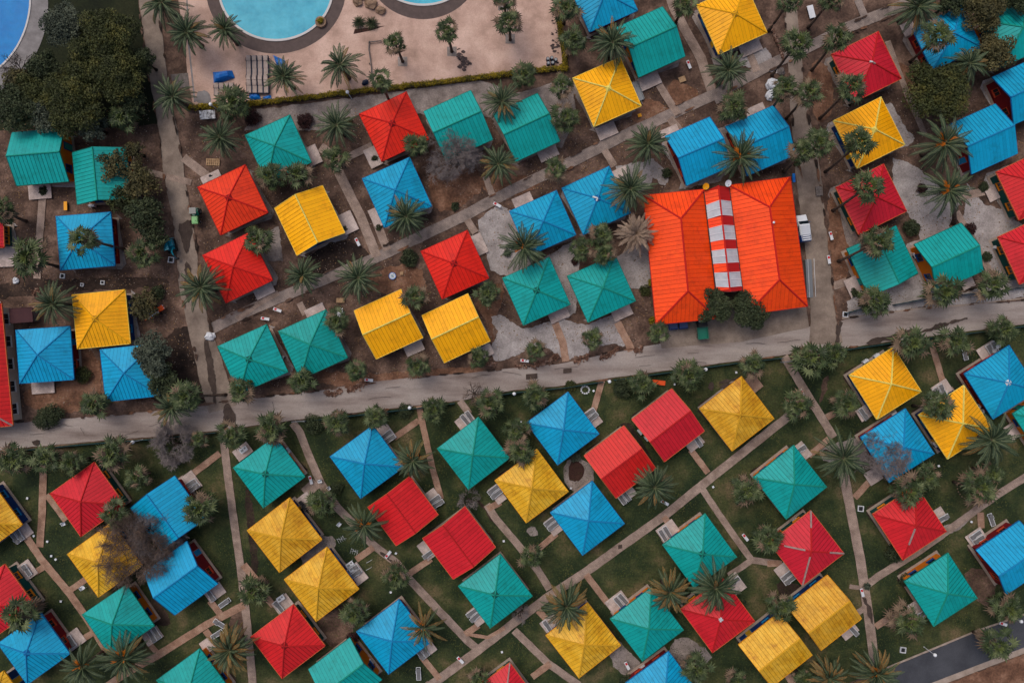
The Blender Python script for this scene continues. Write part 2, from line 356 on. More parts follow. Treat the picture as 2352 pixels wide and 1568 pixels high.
# bare soil patches in the lawn and bedding around the cottages
soil_low = [
 [(560,1120),(575,1125),(590,1230),(595,1320),(580,1330),(570,1230)], [(1205,1215),(1225,1205),(1240,1225),(1222,1236)],
 [(1305,1050),(1345,1055),(1372,1090),(1345,1140),(1300,1120),(1292,1080)], [(1395,1010),(1440,960),(1475,1010),(1500,1060),(1530,1120),(1500,1130)],
 [(690,1260),(760,1220),(778,1260),(700,1320)], [(725,1410),(790,1380),(815,1430),(800,1500),(745,1480)], [(1400,1450),(1440,1490),(1480,1530),(1440,1560),(1400,1520)],
 [(1560,1450),(1640,1500),(1620,1530),(1550,1540),(1520,1520)], [(2210,1300),(2290,1310),(2280,1400),(2230,1370)], [(1780,1330),(1850,1345),(1830,1375),(1790,1370)],
 [(1880,1030),(1975,1000),(2010,1040),(1960,1075),(1890,1060)], [(520,1420),(565,1395),(570,1450),(545,1475)], [(380,1400),(350,1370),(330,1390),(340,1430),(400,1440)],
 [(2240,1180),(2200,1220),(2150,1240),(2140,1220)], [(1905,860),(1895,910),(1880,930),(1890,870)], [(1090,1140),(1120,1165),(1150,1220),(1110,1170)]]
for i, p in enumerate(soil_low): blob('soil_patch', p, ['soil_dark','gravel_pink','soil'][i%3] if i not in (2,6) else 'gravel_pink', 2.0)
blob('soil_patch', [(1305,1062),(1335,1058),(1342,1085),(1325,1110),(1303,1098)], 'bark_mulch', 2)
# upper field: warmer and darker soil
for p, m in [([(1105,420),(1150,395),(1250,410),(1220,440),(1150,460),(1115,440)],'soil_rust'), ([(990,380),(1090,380),(1120,430),(1050,480),(1000,490),(985,430)],'soil_rust'),
             ([(100,780),(230,800),(235,930),(180,950),(60,940),(50,890),(170,885)],'soil_rust'), ([(860,620),(960,600),(990,680),(940,690),(860,670),(820,660)],'soil_rust'),
             ([(780,545),(840,570),(850,590),(790,640),(700,640),(690,600)],'soil_dark'), ([(1080,700),(1150,640),(1160,680),(1130,740),(1140,800),(1128,790),(1110,720)],'soil_rust'),
             ([(1440,745),(1475,640),(1500,700),(1510,790),(1450,800)],'soil'), ([(720,850),(830,860),(960,850),(1110,840),(1110,860),(960,868),(740,892)],'soil_rust'),
             ([(1530,180),(1600,200),(1605,225),(1540,250)],'soil_rust'), ([(1470,220),(1530,240),(1540,262),(1440,290)],'soil_rust'),
             ([(-40,655),(150,640),(385,635),(390,660),(150,668),(-40,690)],'soil_dark'), ([(300,850),(440,720),(470,850),(500,920),(370,940)],'soil_dark'),
             ([(1900,430),(1925,470),(1945,540),(1960,600),(1935,650),(1912,640),(1905,560)],'soil_rust'), ([(1870,130),(1910,160),(1915,260),(1880,290),(1850,200)],'soil_rust'),
             ([(2030,130),(2090,150),(2120,260),(2090,260),(2060,170)],'soil_rust'), ([(2215,520),(2260,560),(2300,680),(2285,690),(2250,640)],'soil_dark'),
             ([(2050,1600),(2200,1560),(2352,1500),(2600,1420),(2600,1900),(2000,1900)],'soil_rust')]:
    blob('soil_patch', p, m, 2.5)
# gravel beds of the upper field
for p in [[(1098,505),(1118,488),(1142,470),(1172,482),(1216,502),(1222,600),(1190,640),(1150,630),(1128,622),(1112,570),(1100,540)], [(1128,728),(1150,722),(1175,742),(1202,756),(1264,738),(1278,745),(1302,825),(1288,820),(1266,806),(1240,792),(1210,800),(1190,814),(1150,828),(1137,830),(1124,806),(1130,790),(1142,760)],
          [(1280,728),(1345,748),(1410,720),(1424,735),(1444,792),(1430,797),(1412,790),(1390,792),(1360,800),(1352,812),(1318,822),(1302,824)], [(1414,382),(1500,366),(1532,392),(1536,414),(1528,426),(1516,422),(1500,408),(1492,425),(1440,470)],
          [(2050,362),(2086,372),(2110,388),(2150,420),(2205,470),(2185,500),(2168,560),(2110,566),(2112,520),(2088,498),(2050,440)], [(1944,692),(1990,668),(2110,630),(2150,668),(2140,700),(2106,708),(1996,724),(1952,738)], [(2010,250),(2046,236),(2062,262),(2080,296),(2101,318),(2085,336),(2050,342)],
          [(1248,592),(1320,552),(1334,640),(1322,720),(1298,732),(1266,650)], [(1396,600),(1480,552),(1508,600),(1498,655),(1450,664)], [(2220,420),(2262,470),(2300,480),(2352,520),(2352,650),(2290,664),(2258,590),(2212,520)],
          [(2120,690),(2330,646),(2352,640),(2352,682),(2240,696),(2130,712)], [(1640,300),(1700,275),(1726,330),(1650,420),(1556,436)], [(1660,12),(1690,130),(1760,110),(1790,170),(1700,150)]]:
    sheet('gravel_bed', rough_poly(p, 4, 2.6, int(p[0][0])), nextz(), M['gravel'], .012)
for p in [[(560,300),(590,252),(830,222),(1100,185),(1150,200),(1140,270),(960,262),(830,262),(740,300),(620,300)], [(1100,240),(1310,180),(1325,262),(1290,340),(1180,330)], [(1930,415),(1915,440),(1945,560),(1965,590),(1985,570),(1945,500)],
          [(1600,30),(1640,150),(1660,150),(1625,60)], [(560,560),(640,520),(650,600),(600,600)]]:
    sheet('gravel_bed', rough_poly(p, 5, 2.0, int(p[0][0])), nextz(), M['gravel_pink'], .012)

# roads
sheet('main_road', rough_poly([(-200,985),(0,972),(87,965),(155,961),(250,952),(370,942),(467,932),(515,929),(588,912),(738,896),(850,877),(963,865),(1088,855),(1175,845),(1283,836),(1453,800),(1600,775),(1770,755),(1860,750),(1900,745),(1960,728),(2106,710),(2352,690),(2600,668),(2600,713),(2352,744),(2046,784),(1926,801),(1816,813),(1696,828),(1551,848),(1391,869),(1296,885),(1176,896),(1063,918),(963,930),(808,948),(663,966),(502,988),(345,1003),(188,1015),(0,1033),(-200,1046)], 9, .9, 3), nextz(0.002), M['asphalt'], 0.06)
sheet('pavement', rough_poly([(1520,800),(1505,742),(1610,700),(1850,695),(1858,752),(1700,785)], 12, .5, 5), nextz(0.002), M['concrete_lane'], 0.05)
path('lane', [(1813,-60),(1815,20),(1822,100),(1828,180),(1836,260),(1848,340),(1856,400),(1872,540),(1884,640),(1893,740),(1896,790)], [30,30,30,34,42,50,58,54,52,62,80], 'concrete_lane', .8)
path('lane', [(342,-60),(343,5),(352,80),(364,180),(379,255),(393,340),(400,400),(418,500),(430,580),(432,640),(455,740),(485,850),(512,940)], [46,46,42,40,40,44,46,44,46,48,50,62,66], 'concrete_lane', 1.2)
# lower right asphalt road with its kerb and pavement
sheet('side_road', [(2038,1535),(2239,1451),(2352,1411),(2600,1325),(2600,1400),(2352,1487),(2250,1526),(2110,1580),(2000,1640),(1950,1600)], nextz(), M['asphalt_new'], 0.05)
path('kerb', [(1945,1590),(2040,1531),(2239,1449),(2352,1410),(2600,1322)], 4, 'kerb', .2)
path('pavement', [(2010,1640),(2115,1583),(2252,1530),(2355,1491),(2600,1405)], 13, 'kerb', .2)
path('kerb', [(1934,731),(2106,709),(2240,698),(2352,685)], 3.5, 'kerb', .2)

P = 'path'; B = 'path_brick'; Q = 'path_grey'
PATHS = [
 ([(482,757),(540,728),(588,706),(700,660),(853,597),(1063,497),(1176,437),(1306,375),(1426,315),(1551,258),(1651,213),(1764,152),(1864,105),(1951,62),(2064,17),(2110,-8)], 25, Q),
 ([(1528,-40),(1548,20),(1575,72),(1610,135),(1634,208)], 22, P), ([(736,338),(760,355),(785,410),(830,500),(866,590)], 22, P), ([(863,505),(890,575)], 19, P),
 ([(1513,195),(1556,262)], 17, P), ([(1538,272),(1560,300)], 18, P), ([(1388,345),(1411,382)], 16, P), ([(1073,505),(1092,535)], 16, P), ([(1115,405),(1130,447)], 15, P),
 ([(688,695),(702,722)], 15, P), ([(422,362),(455,388),(480,408)], 20, P), ([(795,363),(855,335)], 17, P), ([(98,457),(90,567),(86,640)], 17, P), ([(1275,742),(1292,784),(1300,830)], 17, B), ([(1418,740),(1444,790),(1450,806)], 17, B),
 ([(1912,658),(1945,646)], 18, P), ([(2196,487),(2240,560),(2280,640)], 15, P), ([(1969,0),(1988,45)], 17, Q), ([(2038,95),(2084,220),(2124,310)], 13, P), ([(1640,205),(1655,235)], 22, Q),
 ([(545,733),(590,700),(640,672)], 12, P), ([(440,420),(340,395)], 14, P), ([(1720,120),(1738,165)], 17, P), ([(2190,455),(2260,440)], 18, P),
 ([(985,1575),(1090,1498),(1176,1432),(1258,1370),(1351,1308),(1526,1183),(1651,1082),(1764,992),(1812,955)], 20, P), ([(960,1600),(990,1570)], 24, P),
 ([(512,985),(520,1060),(535,1176),(553,1300),(567,1420),(583,1590)], 18, P), ([(672,970),(688,990),(716,1060),(738,1110),(775,1165),(795,1184),(855,1248),(913,1293),(938,1326),(1013,1406),(1075,1471),(1098,1490)], 18, P),
 ([(963,932),(973,985),(993,1072),(1013,1145)], 14, B), ([(962,965),(905,1005)], 14, B), ([(1056,920),(1078,950)], 15, P), ([(1118,1158),(1140,1192),(1190,1250),(1238,1312),(1262,1352)], 17, P), ([(1120,1168),(1150,1152)], 14, B),
 ([(1181,1446),(1258,1521),(1330,1572)], 17, P), ([(1611,1120),(1651,1180),(1688,1233),(1726,1285),(1763,1290),(1795,1294)], 15, P), ([(1722,1288),(1673,1321)], 14, P),
 ([(1800,818),(1839,882),(1875,940),(1914,1004)], 19, P), ([(1937,1085),(1954,1176),(1976,1288),(1996,1426),(2011,1545)], 22, P), ([(1985,1347),(2014,1324),(2114,1262),(2189,1208),(2290,1135),(2370,1085)], 17, P),
 ([(2136,780),(2164,875)], 14, B), ([(101,1068),(98,1176),(92,1255)], 17, B), ([(55,1222),(95,1282),(162,1363),(205,1425),(247,1495)], 17, B), ([(230,1585),(300,1538),(360,1505),(475,1433),(562,1388)], 17, B),
 ([(1383,872),(1362,946)], 14, B), ([(1586,1032),(1626,1085)], 14, B), ([(990,1282),(938,1318)], 14, B), ([(1100,1434),(1068,1455)], 14, B), ([(858,1256),(818,1284)], 15, B), ([(968,1505),(1010,1558)], 14, B),
 ([(1278,1224),(1238,1258)], 14, B), ([(1346,1318),(1395,1383)], 15, B), ([(1236,1400),(1255,1420)], 15, B), ([(1524,1186),(1545,1212)], 14, B), ([(1222,1553),(1264,1522)], 15, B), ([(1898,958),(1930,940)], 15, B),
 ([(1857,1046),(1903,1007)], 14, B), ([(1962,1142),(1996,1105)], 15, B), ([(2010,1438),(2054,1409)], 15, B), ([(1969,1405),(1985,1395)], 14, P), ([(2250,1176),(2253,1212)], 15, B), ([(1762,1293),(1795,1293)], 14, B),
 ([(1808,1548),(1840,1600)], 16, B), ([(108,1135),(152,1195)], 13, B), ([(506,1040),(445,1086)], 15, B), ([(82,1313),(105,1299)], 14, B), ([(160,1355),(200,1328)], 14, B), ([(192,1465),(214,1452)], 14, B), ([(342,1474),(364,1500)], 13, B),
 ([(483,1378),(506,1408)], 15, B), ([(473,1446),(493,1475)], 15, B), ([(560,1295),(592,1335)], 17, B), ([(604,1360),(630,1390)], 15, B), ([(728,1108),(700,1132)], 26, P), ([(1075,1455),(1120,1462),(1160,1440)], 8, B), ([(1950,1345),(1985,1350)], 10, P),
]
for pts, w, m in PATHS: path('path', pts, w, m, .45)
# wet mud and stains on the roads
for p in [[(2168,1),(2190,-5)]]: pass
for p, m in [([(466,770),(476,765),(495,860),(500,925),(490,925),(478,850)],'stain'), ([(516,925),(530,925),(545,968),(530,975),(515,985),(512,960)],'stain'), ([(405,520),(440,500),(442,540),(432,590),(418,560)],'stain'), ([(424,600),(440,610),(438,700),(424,680)],'stain'),
             ([(1626,878),(1640,875),(1638,895),(1628,894)],'stain'), ([(1650,876),(1705,863),(1702,871),(1652,882)],'stain'), ([(1655,884),(1690,876),(1684,889),(1652,890)],'stain'), ([(1704,880),(1756,874),(1750,882),(1706,890)],'stain'),
             ([(1985,782),(2040,770),(2060,762),(2100,755),(2098,765),(2040,782),(1990,794)],'stain'), ([(2105,760),(2190,735),(2222,728),(2220,734),(2160,750),(2110,768)],'stain'), ([(1920,740),(1934,735),(1930,760),(1922,810),(1916,800)],'stain'), ([(74,1010),(92,1007),(90,1020),(76,1022)],'stain'),
             ([(1976,1365),(1990,1375),(2008,1420),(2004,1440),(1990,1400)],'stain'), ([(870,1260),(905,1288),(900,1292),(872,1268)],'stain'), ([(1500,925),(1502,920),(1510,925),(1505,930)],'stain')]:
    blob('mud_stain', p, m, 2.4)
for (x, y, w, h) in [(1303,851,19,10),(1221,864,26,12),(1424,1254,9,9)]:
    sheet('asphalt_patch', [(x-w/2,y-h/2+1),(x+w/2,y-h/2-1),(x+w/2,y+h/2-1),(x-w/2,y+h/2+1)], nextz(), M['stain'], 0.01)

# soil washed over the edges of road and lanes
rr = random.Random(31)
EDG = [([(-20,972),(155,961),(370,942),(588,912),(738,896),(963,865),(1175,845),(1453,800)],60), ([(1934,731),(2106,709),(2352,689)],14), ([(0,1034),(345,1004),(663,967),(963,931),(1296,886),(1551,849),(1816,814),(2046,785),(2352,745)],26), ([(320,20),(342,175),(357,250),(375,392),(400,530),(410,640),(432,740),(460,850)],22), ([(367,50),(400,275),(412,325),(435,480),(452,567),(470,700),(500,800)],22), ([(1800,20),(1812,180),(1825,350),(1845,420)],16), ([(1832,60),(1850,240),(1878,400),(1900,540),(1915,690),(1926,760)],24), ([(482,757),(700,660),(1063,497),(1426,315),(1764,152),(2064,17)],46)]
for pl, n in EDG:
    for k in range(n):
        i = rr.randrange(len(pl)-1); t = rr.random(); x = pl[i][0]+(pl[i+1][0]-pl[i][0])*t; y = pl[i][1]+(pl[i+1][1]-pl[i][1])*t; a = math.atan2(pl[i+1][1]-pl[i][1], pl[i+1][0]-pl[i][0])
        L_, W_ = rr.uniform(4,17), rr.uniform(1.4,4.2); off = rr.uniform(-6,6) if pl[0][0] == 482 else 0
        if off: off = math.copysign(11.5, off)
        x += -math.sin(a)*off; y += math.cos(a)*off
        pts = []
        for q in range(9):
            th = q*.698; rd = rr.uniform(.6,1.2); u, v = L_*math.cos(th)*rd, W_*math.sin(th)*rd; pts.append((x+u*math.cos(a)-v*math.sin(a), y+u*math.sin(a)+v*math.cos(a)))
        sheet('soil_spill', rough_poly(pts, 3, .8, k), nextz(.0003), M[rr.choice(['soil','soil','soil_dark','soil_rust'])], .004)
# cracks and joints in the road
for k in range(26):
    x = rr.uniform(20, 1850); yc = np.interp(x, [0,502,963,1453,1850], [1004,960,899,830,782]); y = yc + rr.uniform(-22,22); a = -.13+rr.choice([0,0,1.5]) + rr.uniform(-.12,.12); pts = [(x,y)]
    for q in range(rr.randrange(3,7)): a += rr.uniform(-.25,.25); x += 9*math.cos(a); y += 9*math.sin(a)*.7; pts.append((x,y))
    if all(abs(p[1]-np.interp(p[0], [0,502,963,1453,1850], [1004,960,899,830,782])) < 24 for p in pts): sheet('crack', strip_pts(pts, .7), nextz(.0005), M['stain'], .003)

# pool terrace
ZSAVE = ZL[0]; ZL[0] = 0.03
sheet('terrace', [(408,-200),(410,0),(425,107),(432,187),(444,242),(500,241),(588,233),(720,222),(838,207),(1000,190),(1176,169),(1251,160),(1297,156),(1292,110),(1283,62),(1278,0),(1272,-200)], nextz(0.01), M['terrace'], 0.1)
sheet('drain_strip', [(424,-100),(427,-100),(436,107),(450,235),(446,236),(432,107)], nextz(), M['pool_grey'], 0.01)
def ell(cx, cy, rx, ry, n=72): return [(cx+rx*math.cos(2*math.pi*i/n), cy+ry*math.sin(2*math.pi*i/n)) for i in range(n)]
def ring(name, cx, cy, rx, ry, r2x, r2y, z0, z1, m):
    b = MB(); n = 72; A = [G(*p)+Vector((0,0,z1)) for p in ell(cx,cy,rx,ry,n)]; Bq = [G(*p)+Vector((0,0,z1)) for p in ell(cx,cy,r2x,r2y,n)]
    A0 = [Vector((p.x,p.y,z0)) for p in A]; B0 = [Vector((p.x,p.y,z0)) for p in Bq]
    for i in range(n):
        j = (i+1)%n
        b.face((A[j],A[i],Bq[i],Bq[j])); b.face((A[i],A[j],A0[j],A0[i])); b.face((Bq[j],Bq[i],B0[i],B0[j]))
    o = b.build(name, M[m]); o['kind'] = 'structure'; return o
zt = ZL[0]
for cx, cy, rx, ry, ox, oy in [(634,-25,130,118,161,151), (972,-90,120,102,137,137)]:
    sheet('pool_deck', ell(cx, cy-2, ox, oy), nextz(0.004), M['deck'], 0.02)
    ring('pool_rim', cx, cy, rx+3, ry+3, rx-2, ry-2, zt-.1, zt+.12, 'pool_rim')
    sheet('pool_water', ell(cx, cy, rx-1.5, ry-1.5), nextz(0.004)+.03, M['water'])
# second pool in the far corner
sheet('pool_surround', ell(-85,10,196,222), nextz(0.004), M['pool_grey'], 0.05)
ring('pool_rim', -98, -5, 171, 199, 167, 195, 0.0, 0.16, 'pool_rim')
sheet('pool_water', ell(-98,-5,167.5,195.5), nextz(0.004)+.03, M['water_blue'])
for p in [[(912,120),(905,127),(936,115)],[(815,68),(885,60),(852,71),(812,79)]]: sheet('soil_patch', p, nextz(), M['bark_mulch'], 0.01)
rr = random.Random(5)
for (cx, cy, sx, sy, n, s) in [(1062,140,14,26,38,2.8),(1275,100,9,50,26,2.0),(1010,186,60,5,12,1.4),(1100,172,50,5,10,1.2),(1283,150,22,8,12,1.8)]:
    for k in range(n):
        x = cx + rr.gauss(0, sx*.5); y = cy + rr.gauss(0, sy*.5)
        if y > 150 + (1251-x)*.05 and x < 1250 and y > 178: continue
        a = rr.uniform(0, 3.1); e = s*rr.uniform(.5,1.6)
        blob('terrace_stain', [(x+e*1.6*math.cos(a+t)*rr.uniform(.6,1.3), y+e*math.sin(a+t)*rr.uniform(.6,1.2)) for t in (0,1.2,2.4,3.7,5)], 'stain_black', .7, z=zt+0.05+0.0008*k, n=1)
blob('terrace_stain', [(455,210),(475,205),(490,230),(478,240),(450,240)], 'pool_grey', 2.5)
for x, y, w in [(925,142,22),(1038,119,22),(1156,12,25),(1172,90,22)]:
    sheet('tree_pit', [(x-w/2,y-w/2),(x+w/2,y-w/2),(x+w/2,y+w/2),(x-w/2,y+w/2)], nextz(), M['gravel_pink'], 0.01)
sheet('wooden_deck', [(392,172),(432,168),(436,200),(400,204)], nextz(), M['wood_grey'], .02)
ZL[0] = ZSAVE
# ---------------------------------------------------------------- cottages
def clip_poly(poly, t0, t1):
    def cut(pl, f):
        out = []
        for i in range(len(pl)):
            a, b = pl[i], pl[(i+1)%len(pl)]; fa, fb = f(a), f(b)
            if fa >= 0: out.append(a)
            if (fa >= 0) != (fb >= 0):
                k = fa/(fa-fb); out.append((a[0]+(b[0]-a[0])*k, a[1]+(b[1]-a[1])*k))
        return out
    poly = cut(poly, lambda p: p[0]-t0)
    return cut(poly, lambda p: t1-p[0]) if len(poly) > 2 else poly
def roof_face(b, pts, pitch=0.53, lift=0.035, gap=0.042, bands=None, flip=False):
    """pts: 3D polygon whose first edge is the eave; lays stepped panels over a dark base sheet."""
    P = [Vector(p) for p in pts]
    e = (P[1]-P[0]); L = e.length; e.normalize()
    n = e.cross(P[-1]-P[0]).normalized()
    if n.z < 0: n = -n
    s = n.cross(e).normalized()
    if s.dot(P[-1]-P[0]) < 0: s = -s
    poly = [((p-P[0]).dot(e), (p-P[0]).dot(s)) for p in P]
    k = max(2, round(L/pitch)); w = L/k
    b.face([p for p in (P if (P[1]-P[0]).cross(P[-1]-P[0]).z > 0 else P[::-1])], 1)
    for i in range(k):
        q = clip_poly(poly, i*w+gap, (i+1)*w)
        if len(q) < 3: continue
        pp = []
        for (t, h) in q:
            u = (t-i*w)/w; u = 1-u if flip else u
            pp.append(P[0]+e*t+s*h+n*(0.012+lift*u))
        if (pp[1]-pp[0]).cross(pp[2]-pp[0]).z < 0: pp = pp[::-1]
        b.face(pp, bands(i, k) if bands else 0)
def cap_strip(b, p, q, w=0.11, h=0.09):
    p, q = Vector(p), Vector(q); d = (q-p).normalized(); s = d.cross(Vector((0,0,1))).normalized()*w; up = Vector((0,0,h))
    lo = Vector((0,0,-0.04))
    b.hexa([p-s+lo, q-s+lo, q+s+lo, p+s+lo], [p-s*.6+up, q-s*.6+up, q+s*.6+up, p+s*.6+up])
    # normals fixed later
def fixn(o):
    bm = bmesh.new(); bm.from_mesh(o.data); bmesh.ops.recalc_face_normals(bm, faces=bm.faces); bm.to_mesh(o.data); bm.free(); return o

def window(parent, c, rz, w, h, trim, shutters=False):
    """frame proud of the wall, pane inside; c on the wall face, rz turns +x to the outward normal"""
    f = MB(); t = 0.09
    M4 = Matrix.Translation(c) @ Matrix.Rotation(rz, 4, 'Z')
    def bx(b, x, y, z, dx, dy, dz):
        P = [M4 @ Vector((x+sx*dx/2, y+sy*dy/2, z+sz*dz/2)) for sz in (-1,1) for sx, sy in ((-1,-1),(1,-1),(1,1),(-1,1))]
        b.hexa(P[:4], P[4:])
    for s in (-1, 1):
        bx(f, .035, s*(w/2+t/2), 0, .07, t, h+2*t); bx(f, .033, 0, s*(h/2+t/2), .066, w, t)
    bx(f, .03, 0, 0, .05, .05, h); bx(f, .09, 0, -h/2-t-.03, .18, w+.3, .05)
    fo = f.build('window', trim, parent)
    gb = MB(); bx(gb, .01, 0, 0, .02, w, h); gb.build('pane', M['glass'], fo)
    return fo
def door(parent, c, rz, trim, dm):
    M4 = Matrix.Translation(c) @ Matrix.Rotation(rz, 4, 'Z')
    def bx(b, x, y, z, dx, dy, dz):
        P = [M4 @ Vector((x+sx*dx/2, y+sy*dy/2, z+sz*dz/2)) for sz in (-1,1) for sx, sy in ((-1,-1),(1,-1),(1,1),(-1,1))]
        b.hexa(P[:4], P[4:])
    f = MB()
    bx(f, .02, 0, 1.02, .04, .9, 2.04)
    do = f.build('door', dm, parent)
    t = MB(); bx(t, .04, -.5, 1.05, .08, .1, 2.1); bx(t, .04, .5, 1.05, .08, .1, 2.1); bx(t, .04, 0, 2.14, .08, 1.1, .1); t.build('door_frame', trim, do)
    h = MB(); bx(h, .07, .36, 1.0, .06, .12, .04); h.build('handle', M['grey_metal'], do)

EAVE = 2.75
COT = []
def fit(cn, z):
    P = [G(x, y, z) for x, y in cn]
    c = sum(P, Vector())/4
    u = ((P[1]-P[0])+(P[2]-P[3]))/2; v = ((P[3]-P[0])+(P[2]-P[1]))/2
    a, b = u.length/2, v.length/2
    uu = u.normalized(); vv = v.normalized(); wv = Vector((uu.y, -uu.x, 0))     # image clockwise -> v is to the right of u
    ax = (uu + Vector((-vv.y, vv.x, 0))).normalized() if wv.dot(vv) > 0 else uu
    return c, math.atan2(ax.y, ax.x), a, b
def cottage(idx, colour, typ, cn, phrase, cap=None, apex=None, short=None, rise=None, bits=None):
    z = EAVE; c, rz, a, b = fit(cn, z + .05)
    kind = {'h':'hipped','a':'gabled','b':'gabled'}[typ]
    cw = {'ochre':'mustard yellow','scarlet':'bright red'}.get(colour, colour)
    label = f"{cw} roofed {kind} cottage {phrase}"
    root = empty('cottage', (c.x, c.y, 0), rz, label, 'cottage', 'cottages of the holiday village')
    COT.append(dict(c=(c.x, c.y), rz=rz, a=a, b=b, root=root, short=short or phrase, colour=cw, label=label, px=sum(p[0] for p in cn)/4, py=sum(p[1] for p in cn)/4))
    rise = rise or 1.75
    rm, sm = RC[colour]; r = MB(); top = z + rise
    Cn = [Vector((-a,-b,z)), Vector((a,-b,z)), Vector((a,b,z)), Vector((-a,b,z))]
    caps = MB(); zc = Vector((0,0,.05))
    if typ == 'h':
        A = Vector((0,0,top)); 
        for i in range(4):
            roof_face(r, [Cn[i], Cn[(i+1)%4], A])
            p = Cn[i].lerp(A, .0); cap_strip(caps, p+zc, A+zc)
    else:
        if typ == 'a': R0, R1 = Vector((-a,0,top)), Vector((a,0,top))
        else: R0, R1 = Vector((0,-b,top)), Vector((0,b,top))
        if typ == 'a':
            roof_face(r, [Cn[0], Cn[1], R1, R0]); roof_face(r, [Cn[2], Cn[3], R0, R1])
        else:
            roof_face(r, [Cn[1], Cn[2], R1, R0]); roof_face(r, [Cn[3], Cn[0], R0, R1])
        cap_strip(caps, R0+zc, R1+zc)
    # underside
    dz = Vector((0,0,-.10))
    if typ == 'h':
        r.face([(p+dz) for p in Cn[::-1]], 1)
    else:
        if typ == 'a': r.face([Cn[0]+dz, R0+dz, R1+dz, Cn[1]+dz], 1); r.face([Cn[2]+dz, R1+dz, R0+dz, Cn[3]+dz], 1)
        else: r.face([Cn[1]+dz, R0+dz, R1+dz, Cn[2]+dz], 1); r.face([Cn[3]+dz, R1+dz, R0+dz, Cn[0]+dz], 1)
    ro = r.build('roof', [rm, sm], root)
    fixn(caps.build('ridge_cap', CAPC[cap or colour], ro))
    # fascia boards
    f = MB(); t = .05
    def board(p, q):
        p, q = Vector(p), Vector(q); d = (q-p).normalized(); s = Vector((d.y,-d.x,0)).normalized()*t
        u1, u0 = Vector((0,0,.05)), Vector((0,0,-.16))
        f.hexa([p+u0-s*.2, q+u0-s*.2, q+u0+s, p+u0+s], [p+u1-s*.2, q+u1-s*.2, q+u1+s, p+u1+s])
    if typ == 'h':
        for i in range(4): board(Cn[i], Cn[(i+1)%4])
    elif typ == 'a':
        for p, q in ((Cn[0],Cn[1]),(Cn[1],R1),(R1,Cn[2]),(Cn[2],Cn[3]),(Cn[3],R0),(R0,Cn[0])): board(p, q)
    else:
        for p, q in ((Cn[1],Cn[2]),(Cn[2],R1),(R1,Cn[3]),(Cn[3],Cn[0]),(Cn[0],R0),(R0,Cn[1])): board(p, q)
    fixn(f.build('fascia', FAS[colour], ro))
    if typ == 'h' and apex:
        q = .48 if apex.startswith('dark') else .42; b2 = MB(); hh = q/a*rise
        base = [Vector((sx*q, sy*q, top-hh+.06)) for sx, sy in ((-1,-1),(1,-1),(1,1),(-1,1))]
        tp = [Vector((sx*q*.1, sy*q*.1, top+.14)) for sx, sy in ((-1,-1),(1,-1),(1,1),(-1,1))]
        b2.hexa(base, tp); fixn(b2.build('apex_cap', CAPC[apex], ro))
    for (i, t0, t1, m) in (bits or []):
        b3 = MB(); A = Vector((0,0,top)); cap_strip(b3, Cn[i].lerp(A,t0)+Vector((0,0,.09)), Cn[i].lerp(A,t1)+Vector((0,0,.09)), .14, .07); fixn(b3.build('ridge_patch', CAPC[m], ro))
    # walls
    wi = .62; wa, wb = a-wi, b-wi; wl = MB()
    wtop = z-.11
    lo = [(-wa,-wb,0),(wa,-wb,0),(wa,wb,0),(-wa,wb,0)]; hi = [(x,y,wtop) for x,y,_ in lo]
    if typ == 'h': wl.hexa(lo, hi)
    else:
        for i in range(4): wl.face([lo[i], lo[(i+1)%4], hi[(i+1)%4], hi[i]])
        def hz(d, D): return z - .13 + rise*(1-d/D)
        if typ == 'a':
            for s in (-1,1): wl.face([(s*wa,-wb,wtop),(s*wa,wb,wtop),(s*wa,wb,hz(wb,b)),(s*wa,0,z-.13+rise),(s*wa,-wb,hz(wb,b))][::s])
        else:
            for s in (-1,1): wl.face([(-wa,s*wb,wtop),(wa,s*wb,wtop),(wa,s*wb,hz(wa,a)),(0,s*wb,z-.13+rise),(-wa,s*wb,hz(wa,a))][::-s])
    wl.build('wall', WL[colour], root)
    tr = TRIM[colour]
    side = {0:(wa,0,0,wb),1:(0,wb,math.pi/2,wa),2:(-wa,0,math.pi,wb),3:(0,-wb,-math.pi/2,wa)}
    front = idx % 4
    for k, (x, y, ang, half) in side.items():
        tx, ty = -math.sin(ang), math.cos(ang)
        for s in (-1, 1):
            o = s*half*.5
            if k == front and s == 1: door(root, Vector((x+tx*o, y+ty*o, .02)), ang, tr, CAPC.get(colour, CAPC['red']) if colour != 'hall' else tr)
            else: window(root, Vector((x+tx*o, y+ty*o, 1.5)), ang, 1.0, 1.05, tr)
    # concrete plinth round the walls
    pl = MB(); pl.hexa([(-wa-.35,-wb-.35,0),(wa+.35,-wb-.35,0),(wa+.35,wb+.35,0),(-wa-.35,wb+.35,0)], [(-wa-.35,-wb-.35,.09),(wa+.35,-wb-.35,.09),(wa+.35,wb+.35,.09),(-wa-.35,wb+.35,.09)])
    pl.build('plinth', M['kerb'], root)
    # gravel or soil apron
    return root

